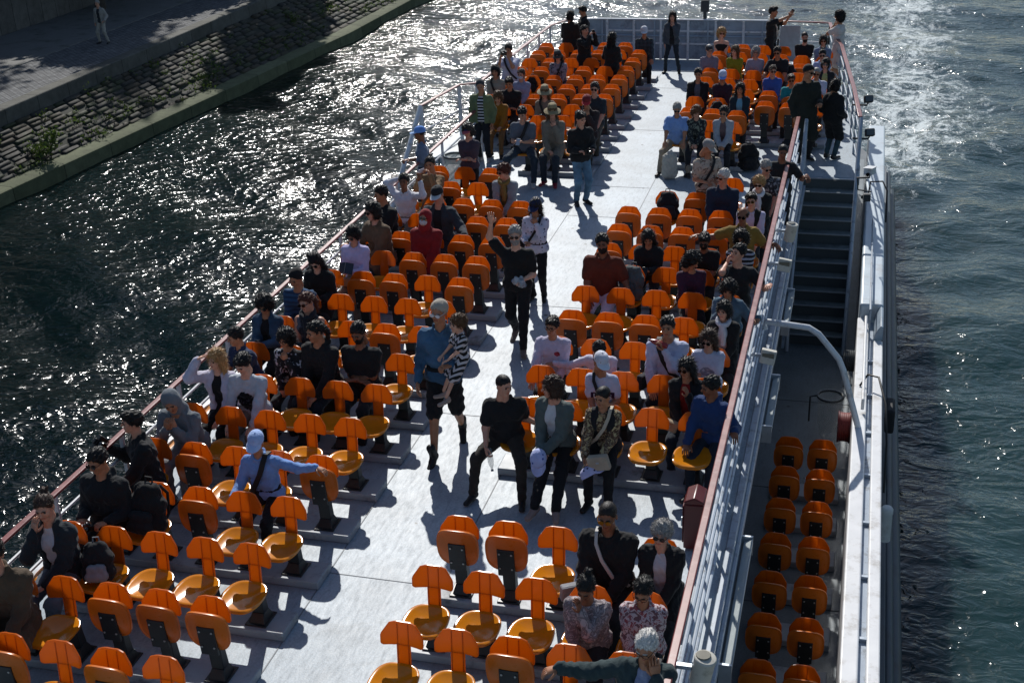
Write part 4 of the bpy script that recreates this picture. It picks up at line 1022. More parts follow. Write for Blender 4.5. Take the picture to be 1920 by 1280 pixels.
fitting('rope_coil', m2, plain('#3b3f40', .9), 'Coil of grey rope hanging inside the bulwark below the arch', 'rope')
t = tag(empty('hose_reel', (.13, 17.0, -1.62)), 'Red hose reel on the bulwark behind the folded lower deck seats', 'hose reel')
m = MB()
for k in range(5): m.tube([(-.06+.03*k, .19*math.cos(2*math.pi*j/22), .19*math.sin(2*math.pi*j/22)) for j in range(22)], .024, 6, closed=True)
m.build('hose', paint('red_hose', (.17,.018,.014,1), .5), t)
m = MB()
for x in (-.085, .075): m.tube([(x, .22*math.cos(2*math.pi*j/22), .22*math.sin(2*math.pi*j/22)) for j in range(22)], .014, 6, closed=True); m.tube([(x,-.22,0),(x,.22,0)], .012, 6); m.tube([(x,0,-.22),(x,0,.22)], .012, 6)
m.build('reel', M_RB, t)
m = MB(); m.lathe([(.075,-.22),(.075,.18),(.08,.19),(.08,.26),(.06,.285),(.02,.29)], 18); o = fitting('bollard', m, paint('bollard_white', (.6,.6,.58,1), .4, dirt=(.3,.28,.25,1)), 'White rounded bollard on the outside of the hull', 'bollard'); o.location = (.74, 15.15, -2.05)
m = MB(); m.box(-.07, .07, -.24, .24, -.20, .20); o = fitting('fender', m, paint('fender_rubber', (.01,.01,.012,1), .7), 'Black rubber fender block on the outside of the hull', 'fender', bevel=.04, seg=3); o.location = (.80, 18.4, -2.1)
m = MB(); m.tube([(.30,17.2,-1.04),(.40,17.3,-.90),(.55,17.2,-.88),(.66,16.7,-1.05),(.70,16.2,-1.4),(.71,15.9,-2.0)], .016, 7); fitting('hose', m, plain('#0c0d0e', .5), 'Black hose looping over the white bulwark below the arch', 'hose')
m = MB(); m.tube([(.30,25.3,-.80),(.32,25.3,-.55),(.55,25.2,-.50),(.64,25.0,-.62),(.66,24.8,-1.2)], .016, 7); fitting('hose', m, plain('#0c0d0e', .5), 'Black hose looping over the far end of the pale side house', 'hose')
m = MB(); m.tube([(0,0,0),(0,0,.5)], .045, 10); m.box(-.10,.10,-.08,.08,.42,.72); o = fitting('deck_light', m, M_DARK, 'Dark lamp on a short post behind the stern panel', 'lamp', bevel=.01); o.location = (-4.0, 33.6, .75)
# ------------------------------------------------------------------ river
ZW = -3.7
def axis_pts(lo, hi, clo, chi, step):
    a = [clo]; s = step
    while a[-1] > lo: s *= 1.28; a.append(a[-1]-s)
    a = a[::-1]; b = list(np.arange(clo+step, chi, step)); c = [chi]; s = step
    while c[-1] < hi: s *= 1.28; c.append(c[-1]+s)
    return np.array(a+b+c)
def river():
    xs = axis_pts(-420, 420, -25, 10, .26); ys = axis_pts(-120, 900, 8, 72, .26)
    X, Y = np.meshgrid(xs, ys, indexing='ij'); Z = np.zeros_like(X); g = np.random.RandomState(4)
    for i in range(34):
        lam = .75*1.085**i; th = R(g.normal(205, 38)); k = 2*math.pi/lam; a = .011*lam**.85
        Z += a*np.sin(k*(X*math.sin(th)+Y*math.cos(th))+g.uniform(0, 6.28))*(.6+.4*np.sin(.11*X*g.uniform(.5,1.5)+.13*Y+g.uniform(0,6)))
    fade = np.clip(1-np.maximum(np.abs(X+8)-40, 0)/30, 0, 1)*np.clip(1-np.maximum(np.abs(Y-40)-60, 0)/60, 0, 1)
    fade = fade*(.25+.75*np.clip((X+21.5)/5, 0, 1))
    Z = Z*fade*.8+ZW
    n, mm = X.shape; V = np.stack([X, Y, Z], -1).reshape(-1, 3); I = np.arange(n*mm).reshape(n, mm)
    F = np.stack([I[:-1,:-1], I[1:,:-1], I[1:,1:], I[:-1,1:]], -1).reshape(-1, 4)
    m, nt, b = nodes('river_water'); L = nt.links; co = coords(nt)
    b.subsurface_method = 'BURLEY'; b.inputs['Subsurface Weight'].default_value = .85; b.inputs['Subsurface Radius'].default_value = (.5, .8, .8); b.inputs['Subsurface Scale'].default_value = 1.0; b.inputs['IOR'].default_value = 1.33; b.inputs['Roughness'].default_value = 0.138
    n0 = N(nt, 'ShaderNodeTexNoise', i_Scale=.09, i_Detail=4.0); L.new(co, n0.inputs[0])
    r0 = ramp(nt, [(.35, (.0010, .0058, .0070)), (.65, (.0026, .0115, .0125))]); L.new(n0.outputs[0], r0.inputs[0])
    # ripples: short steep wavelets over the modelled swell
    c1 = coords(nt, (.95, 1.5, 1)); nt.nodes[-1].inputs['Rotation'].default_value = (0, 0, R(-24)); w1 = N(nt, 'ShaderNodeTexNoise', i_Scale=1.25, i_Detail=2.0, i_Roughness=.5, i_Distortion=.9); L.new(c1, w1.inputs[0])
    w2 = N(nt, 'ShaderNodeTexNoise', i_Scale=3.6, i_Detail=2.5, i_Roughness=.55, i_Distortion=1.0); L.new(c1, w2.inputs[0])
    ad = N(nt, 'ShaderNodeMath', operation='MULTIPLY_ADD', i_1=.45); L.new(w2.outputs[0], ad.inputs[0]); L.new(w1.outputs[0], ad.inputs[2])
    bp = N(nt, 'ShaderNodeBump', i_Strength=1.0, i_Distance=0.122); L.new(ad.outputs[0], bp.inputs['Height'])
    gs = N(nt, 'ShaderNodeTexNoise', i_Scale=.16, i_Detail=3.0); L.new(co, gs.inputs[0])
    gm = N(nt, 'ShaderNodeMapRange', i_1=.3, i_2=.7, i_3=.42, i_4=1.12); L.new(gs.outputs[0], gm.inputs[0]); sx = N(nt, 'ShaderNodeSeparateXYZ'); L.new(co, sx.inputs[0]); rx2 = N(nt, 'ShaderNodeMapRange', i_1=-.5, i_2=3.0, i_3=1.0, i_4=.92); L.new(sx.outputs[0], rx2.inputs[0]); gx = N(nt, 'ShaderNodeMath', operation='MULTIPLY'); L.new(gm.outputs[0], gx.inputs[0]); L.new(rx2.outputs[0], gx.inputs[1]); L.new(gx.outputs[0], bp.inputs['Strength'])
    L.new(bp.outputs[0], b.inputs['Normal'])
    # wake: foam along the hull and behind the stern
    s = N(nt, 'ShaderNodeSeparateXYZ'); L.new(co, s.inputs[0])
    def mth(op, x, y=None, z=None):
        q = N(nt, 'ShaderNodeMath', operation=op)
        for i, v in enumerate((x, y, z)):
            if v is None: continue
            if hasattr(v, 'links'): L.new(v, q.inputs[i])
            else: q.inputs[i].default_value = v
        return q.outputs[0]
    def rng(v, a, c, lo=0.0, hi=1.0):
        q = N(nt, 'ShaderNodeMapRange', i_1=a, i_2=c, i_3=lo, i_4=hi); q.interpolation_type = 'SMOOTHSTEP'; L.new(v, q.inputs[0]); return q.outputs[0]
    wn = N(nt, 'ShaderNodeTexNoise', i_Scale=.35, i_Detail=5.0, i_Roughness=.6); L.new(co, wn.inputs[0])
    xw = mth('ADD', s.outputs[0], mth('MULTIPLY_ADD', wn.outputs[0], 2.6, -1.3))
    dx = mth('ABSOLUTE', mth('SUBTRACT', xw, mth('MULTIPLY_ADD', s.outputs[1], .016, 1.15)))
    side = mth('MULTIPLY', rng(dx, 1.7, .1), rng(s.outputs[1], 12, 34, .24, .50))
    ctr = mth('ABSOLUTE', mth('SUBTRACT', xw, 1.5))
    stern = mth('MAXIMUM', mth('MULTIPLY', rng(ctr, 7.5, .2), rng(s.outputs[1], 33, 40, 0.0, .80)), mth('MULTIPLY', rng(ctr, 2.6, .5), rng(s.outputs[1], 29, 38, 0.0, .88)))
    far = mth('MULTIPLY', rng(xw, 1.2, 3.2, 0.0, .30), rng(s.outputs[1], 10, 60, .6, 1.0))
    mask = mth('MAXIMUM', mth('MAXIMUM', side, stern), far)
    cf = coords(nt, (1.25, .8, 1)); f1 = N(nt, 'ShaderNodeTexNoise', i_Scale=.9, i_Detail=9.0, i_Roughness=.66, i_Distortion=2.2); L.new(cf, f1.inputs[0])
    f2 = N(nt, 'ShaderNodeTexNoise', i_Scale=5.0, i_Detail=7.0, i_Roughness=.72, i_Distortion=2.4); L.new(cf, f2.inputs[0])
    fsum = mth('MULTIPLY_ADD', f2.outputs[0], .55, mth('MULTIPLY', f1.outputs[0], .62))
    th = mth('SUBTRACT', .86, mth('MULTIPLY', mask, .40))
    fo = mth('SUBTRACT', fsum, th); fac = rng(fo, 0.0, .17, 0.0, .85)
    out = nt.nodes['Material Output']; fb = N(nt, 'ShaderNodeBsdfDiffuse'); fb.inputs[0].default_value = (.78, .84, .84, 1)
    # churned water is greener and milkier
    gr = mix(nt, mth('MAXIMUM', mth('MULTIPLY', mask, .7), rng(s.outputs[0], .5, 2.4, 0.0, .62)), r0.outputs[0], (.024, .062, .065, 1)); L.new(gr, b.inputs['Base Color'])
    ms = N(nt, 'ShaderNodeMixShader'); L.new(fac, ms.inputs[0]); L.new(b.outputs[0], ms.inputs[1]); L.new(fb.outputs[0], ms.inputs[2]); L.new(ms.outputs[0], out.inputs[0])
    o = np_mesh('river', [(V, F, 0)], [m]); tag(o, 'Dark green river water with sun glitter and white wake', 'river', kind='structure')
river()

# ------------------------------------------------------------------ quay on the river side
QZ = -1.8
def wx(y): return -23.4+(y-25)*.078 if y < 52 else -21.3+(y-52)*.01       # foot of the wall
def stone_mat(name, cols, scale, rowh, off=.5, mossy=0.0, rough=.85):
    m, nt, b = nodes(name); L = nt.links; co = coords(nt)
    br = N(nt, 'ShaderNodeTexBrick', offset=off); br.inputs['Scale'].default_value = 1.0
    br.inputs['Mortar Size'].default_value = .018; br.inputs['Brick Width'].default_value = scale; br.inputs['Row Height'].default_value = rowh; br.inputs['Bias'].default_value = -.1
    br.inputs['Mortar Smooth'].default_value = .6
    nz = N(nt, 'ShaderNodeTexNoise', i_Scale=2.0, i_Detail=3.0); L.new(co, nz.inputs[0])
    mx = N(nt, 'ShaderNodeMix', data_type='VECTOR', i_0=.05); L.new(co, mx.inputs[4]); L.new(nz.outputs[1], mx.inputs[5])
    mp = N(nt, 'ShaderNodeMapping'); mp.inputs['Rotation'].default_value = (0, 0, R(90)); L.new(mx.outputs[1], mp.inputs[0]); L.new(mp.outputs[0], br.inputs[0])
    br.inputs[1].default_value = cols[0]; br.inputs[2].default_value = cols[1]; br.inputs[3].default_value = cols[2]
    n1 = N(nt, 'ShaderNodeTexNoise', i_Scale=3.0, i_Detail=8.0, i_Roughness=.7); L.new(co, n1.inputs[0])
    rp = ramp(nt, [(.3, (.65,.65,.65)), (.7, (1.2,1.2,1.2))]); L.new(n1.outputs[0], rp.inputs[0])
    out = mix(nt, 1.0, br.outputs[0], rp.outputs[0], 'MULTIPLY'); L.new(out, b.inputs['Base Color'])
    b.inputs['Roughness'].default_value = rough; b.inputs['Specular IOR Level'].default_value = .3
    bp = N(nt, 'ShaderNodeBump', i_Strength=.8, i_Distance=.03); ad = N(nt, 'ShaderNodeMath', operation='SUBTRACT'); L.new(n1.outputs[0], ad.inputs[0]); L.new(br.outputs[1], ad.inputs[1]); L.new(ad.outputs[0], bp.inputs['Height']); L.new(bp.outputs[0], b.inputs['Normal'])
    return m
m = MB(); m.box(-32.0, -25.30, -40, 240, -6, QZ)
tag(m.build('quay_path', stone_mat('cobbles', ((.20,.205,.21,1),(.13,.135,.14,1),(.05,.05,.05,1)), .22, .13)), 'Grey cobbled quay path above the sloping stone bank', 'path', kind='structure')
m = MB(); m.box(-31.9, -28.05, -40, 240, QZ+.004, QZ+.03); tag(m.build('quay_kerb', paint('quay_kerb_stone', (.16,.16,.155,1), .9, dirt=(.07,.08,.06,1))), 'Worn darker strip of paving along the inner side of the quay', 'path', kind='structure')
quay = tag(empty('river_wall', (-24, 40, ZW)), 'Sloping stone river wall with moss and weeds', 'wall')
qinv = Matrix.Translation((24, -40, -ZW))
def qpart(o): o.parent = quay; o.matrix_parent_inverse = qinv; return o
ys = list(range(-20, 240, 4))
m = MB(); V = []; F = []
for y in ys: V += [(-25.30, y, QZ-.5), (-24.78, y, QZ-.5), (-24.80, y, QZ+.03), (-25.30, y, QZ+.03)]
for i in range(len(ys)-1): F += [(4*i+j, 4*i+4+j, 4*i+4+(j+1) % 4, 4*i+(j+1) % 4) for j in range(4)]
m.add(V, F); qpart(m.build('coping', stone_mat('coping_stone', ((.13,.13,.115,1),(.095,.095,.08,1),(.04,.04,.035,1)), 1.6, 3.0), bevel=.03))
# bank stones: individually bulging blocks in courses, one mesh part (surface pattern of the bank)
m = MB(); rq = random.Random(3); NC = 11
for c in range(NC):
    y = 20+rq.random()
    while y < 64:
        ln = rq.uniform(.45, 1.0); t0, t1 = c/NC, (c+1)/NC; yc = y+ln/2
        top = Vector((-24.80, 0, QZ-.45)); bot = Vector((wx(yc)-.55, 0, ZW+.42))
        p0 = top.lerp(bot, t0+.008); p1 = top.lerp(bot, t1-.004); d = (p1-p0); nrm = Vector((-d.z, 0, d.x)).normalized(); nrm = nrm if nrm.z > 0 else -nrm
        hgt = rq.uniform(.05, .10); g = .02
        if rq.random() < .06: y += ln; continue
        base = [(p0, y+g), (p1, y+g), (p1, y+ln-g), (p0, y+ln-g)]; mid = [(p0+d*.10, y+.05), (p0+d*.93, y+.05), (p0+d*.93, y+ln-.05), (p0+d*.10, y+ln-.05)]; tp = [(p0+d*.25, y+.13), (p0+d*.85, y+.11), (p0+d*.85, y+ln-.11), (p0+d*.25, y+ln-.13)]
        vs = [(p.x-nrm.x*.05, q, p.z-nrm.z*.05) for p, q in base]+[(p.x+nrm.x*hgt*.7, q+rq.uniform(-.015,.015), p.z+nrm.z*hgt*.7) for p, q in mid]+[(p.x+nrm.x*(hgt+rq.uniform(-.02,.02)), q, p.z+nrm.z*(hgt+rq.uniform(-.02,.02))) for p, q in tp]
        fs = [(i, (i+1) % 4, 4+(i+1) % 4, 4+i) for i in range(4)]+[(4+i, 4+(i+1) % 4, 8+(i+1) % 4, 8+i) for i in range(4)]+[(8,9,10,11)]
        m.add(vs, fs, rq.choice((0, 0, 0, 1, 1, 2))); y += ln
def bstone(nm, c): return paint(nm, c, .85, var=.3, nscale=5, dirt=(.026,.040,.008,1), dscale=1.6, bump=.5, bscale=14)
qpart(m.build('bank_stones', [bstone('bank_stone', (.027,.026,.021,1)), bstone('bank_stone_warm', (.036,.028,.015,1)), bstone('bank_stone_mossy', (.025,.032,.010,1))], auto=75))
def strip(pts_fn, name, mat, **k):
    m = MB(); V = []; F = []; n = None
    for y in ys:
        s = pts_fn(y); n = len(s); V += [(x, y, z) for x, z in s]
    for i in range(len(ys)-1): F += [(n*i+j, n*(i+1)+j, n*(i+1)+j+1, n*i+j+1) for j in range(n-1)]
    m.add(V, F); return qpart(m.build(name, mat, **k))
strip(lambda y: [(-24.79, QZ-.46), (wx(y)-.5, ZW+.40)], 'bank_bed', paint('bank_earth', (.03,.032,.02,1), .95, var=.4))
strip(lambda y: [(wx(y)-.62, ZW+.36), (wx(y)-.60, ZW+.47), (wx(y)-.06, ZW+.44), (wx(y), ZW+.40), (wx(y)+.05, ZW-.6)], 'ledge', stone_mat('ledge_stone', ((.14,.155,.085,1),(.085,.10,.05,1),(.035,.04,.02,1)), 2.2, 5.0))
# weeds in the joints: nobody could count them
def leaf_clumps(name, spots, mat, parent=None, seed=1, size=.09, n=60, spread=.3):
    g = np.random.RandomState(seed); V = []; Q = []; b = 0
    for (x, y, z, s) in spots:
        k = int(n*s); c = g.normal(0, 1, (k, 3))*np.array([spread, spread*1.2, spread*.8])*s+np.array([x, y, z])
        a = g.normal(0, 1, (k, 3)); a /= np.linalg.norm(a, axis=1)[:, None]; u = g.normal(0, 1, (k, 3)); u -= a*(a*u).sum(1)[:, None]; u /= np.linalg.norm(u, axis=1)[:, None]; w = np.cross(a, u)
        sz = size*g.uniform(.6, 1.4, (k, 1)); u = u*sz; w = w*sz*.55
        V.append(np.stack([c-u, c-w*.9, c+u, c+w*.9], 1).reshape(-1, 3)); Q.append(np.arange(4*k).reshape(-1, 4)+b); b += 4*k
    return np_mesh(name, [(np.concatenate(V), np.concatenate(Q), 0)], [mat], parent)
def foliage(name, c):
    m, nt, b = nodes(name); L = nt.links; co = coords(nt); n1 = N(nt, 'ShaderNodeTexNoise', i_Scale=1.6, i_Detail=5.0); L.new(co, n1.inputs[0])
    rp = ramp(nt, [(.3, mul(c, .5)), (.7, mul(c, 1.5))]); L.new(n1.outputs[0], rp.inputs[0]); L.new(rp.outputs[0], b.inputs['Base Color']); b.inputs['Roughness'].default_value = .6
    t = N(nt, 'ShaderNodeBsdfTranslucent'); L.new(rp.outputs[0], t.inputs[0]); ms = N(nt, 'ShaderNodeMixShader'); ms.inputs[0].default_value = .35
    L.new(b.outputs[0], ms.inputs[1]); L.new(t.outputs[0], ms.inputs[2]); L.new(ms.outputs[0], nt.nodes['Material Output'].inputs[0]); return m
M_LEAF = foliage('weed_leaves', (.07,.11,.02,1)); M_TREE = foliage('tree_leaves', (.045,.075,.02,1))
sp = []
for i in range(150):
    y = rq.uniform(24, 64); t = rq.random()**.6; x = -24.8+(wx(y)-.5+24.8)*t; z = QZ-.45+(ZW+.42-QZ+.45)*t
    if y < 34 and rq.random() < .6: continue
    sp.append((x, y, z+.12, rq.uniform(.25, .8)))
o = leaf_clumps('bank_weeds', sp, M_LEAF, None, 5, .05, 55, .22); tag(o, 'Green and rusty weeds growing out of the bank stones', 'weeds', kind='stuff')
sh = tag(empty('bank_shrub', (-23.35, 32.6, -3.0)), 'Small bright green shrub rooted low in the bank stones', 'shrub')
o = leaf_clumps('foliage', [(0, 0, .25, 1.0), (.1, .15, .5, .7), (-.2, -.2, .1, .8)], M_LEAF, sh, 9, .06, 150, .16)
m = MB(); m.tube([(0,0,-.2),(.02,.03,.15),(.08,.1,.5)], [.02,.015,.006], 6); m.tube([(0,0,0),(-.12,-.1,.2)], [.014,.005], 6); m.build('stem', plain('#2b2417', .9), sh)
def tree(x, y, z, h, r, label, seed, n=700):
    g = random.Random(seed); t = tag(empty('quay_tree', (x, y, z)), label, 'tree', 'trees along the quay')
    m = MB(); pts = [(0,0,-.3),(.05,.05,h*.2),(.1,-.05,h*.4),(.0,.1,h*.62)]; m.tube(pts, [.24,.20,.16,.10], 9); sp = []
    for k in range(11):
        a = 2*math.pi*k/11+g.uniform(-.2,.2); z0 = h*g.uniform(.32,.6); l = r*g.uniform(.6,1); e = (math.cos(a)*l, math.sin(a)*l, z0+g.uniform(.1,.35)*h)
        m.tube([(.08,0,z0),(e[0]*.5,e[1]*.5,z0+(e[2]-z0)*.6),e], [.09,.055,.02], 6); sp.append((*e, g.uniform(.7,1.1)))
    for k in range(22): a = g.uniform(0,6.28); q = r*math.sqrt(g.random()); sp.append((math.cos(a)*q, math.sin(a)*q, h*g.uniform(.45,1.0), g.uniform(.5,1.1)))
    m.build('trunk', paint('bark', (.06,.05,.04,1), .9, var=.4, bump=.6, bscale=12), t)
    leaf_clumps('crown', sp, M_TREE, t, seed, .27, n, min(.85, r*.22))
for x, y, h, r, lb, s, n in ((-30.9, 66, 8, 2.5, 'Tall plane tree at the back of the quay farthest up river', 1, 600), (-26.6, 57.5, 12, 1.3, 'Slim bare trunked young tree on the quay edge beyond the person on the quay', 2, 160), (-31.0, 48.5, 6.8, 2.2, 'Broad plane tree at the back of the quay behind the person on the quay', 3, 800), (-31.3, 38.0, 6.0, 2.0, 'Broad plane tree on the quay near the left edge', 4, 800), (-31.0, 57, 7.0, 2.1, 'Rounded plane tree at the back of the quay between two others', 7, 700), (-26.9, 61.5, 11, 1.1, 'Second slim tree on the quay edge beside the young one', 8, 140)):
    tree(x, y, QZ, h, r, lb, s, n)
for k in range(9): tree(-38.5-1.5*(k % 2), 16+12.5*k, 3.0, 16+2*(k % 3), 5.2, 'Large leafy plane tree on the street above the embankment wall', 20+k, 900)  # out of view, added so the water by the quay reflects dark foliage
m = MB(); m.box(-33.0, -32.0, -40, 240, -6, 3.2); tag(m.build('embankment_wall', stone_mat('embankment_stone', ((.16,.155,.14,1),(.12,.115,.105,1),(.05,.05,.045,1)), .9, .45)), 'High stone embankment wall behind the quay path', 'wall')
m = MB(); m.box(-140, -33.0, -120, 400, -6, 3.0); tag(m.build('upper_bank', paint('bank_ground', (.12,.12,.11,1), .95)), 'Street level ground above the embankment', 'ground', kind='structure')

# ------------------------------------------------------------------ light, sky, camera
EL, AZ = R(38), R(-19)
sv = Vector((math.sin(AZ)*math.cos(EL), math.cos(AZ)*math.cos(EL), math.sin(EL)))
ld = bpy.data.lights.new('sun', 'SUN'); ld.energy = 5.0; ld.angle = R(.55); ld.color = (1, .965, .915)
sun = bpy.data.objects.new('sun', ld); link(sun); sun.rotation_euler = sv.to_track_quat('Z', 'Y').to_euler(); sun.location = (-20, 60, 50)
wd = bpy.data.worlds.new('World'); scene.world = wd; wd.use_nodes = True; nt = wd.node_tree
sky = nt.nodes.new('ShaderNodeTexSky'); sky.sky_type = 'NISHITA'; sky.sun_disc = False; sky.sun_elevation = EL; sky.sun_rotation = AZ; sky.air_density = 1.0; sky.dust_density = .6; sky.ozone_density = 2.0
nt.links.new(sky.outputs[0], nt.nodes['Background'].inputs[0]); nt.nodes['Background'].inputs[1].default_value = SKY_STR
scene.view_settings.view_transform = 'Standard'; scene.view_settings.look = 'None'; scene.view_settings.exposure = EXPO; scene.view_settings.gamma = 1
cam = bpy.data.cameras.new('camera'); co_ = bpy.data.objects.new('camera', cam); link(co_); cam.sensor_width = 36; cam.lens = CAM_LENS; cam.clip_start = .1; cam.clip_end = 3000
co_.matrix_world = Matrix(CAM_MAT); scene.camera = co_
scene.cycles.max_bounces = 8; scene.cycles.sample_clamp_indirect = 6
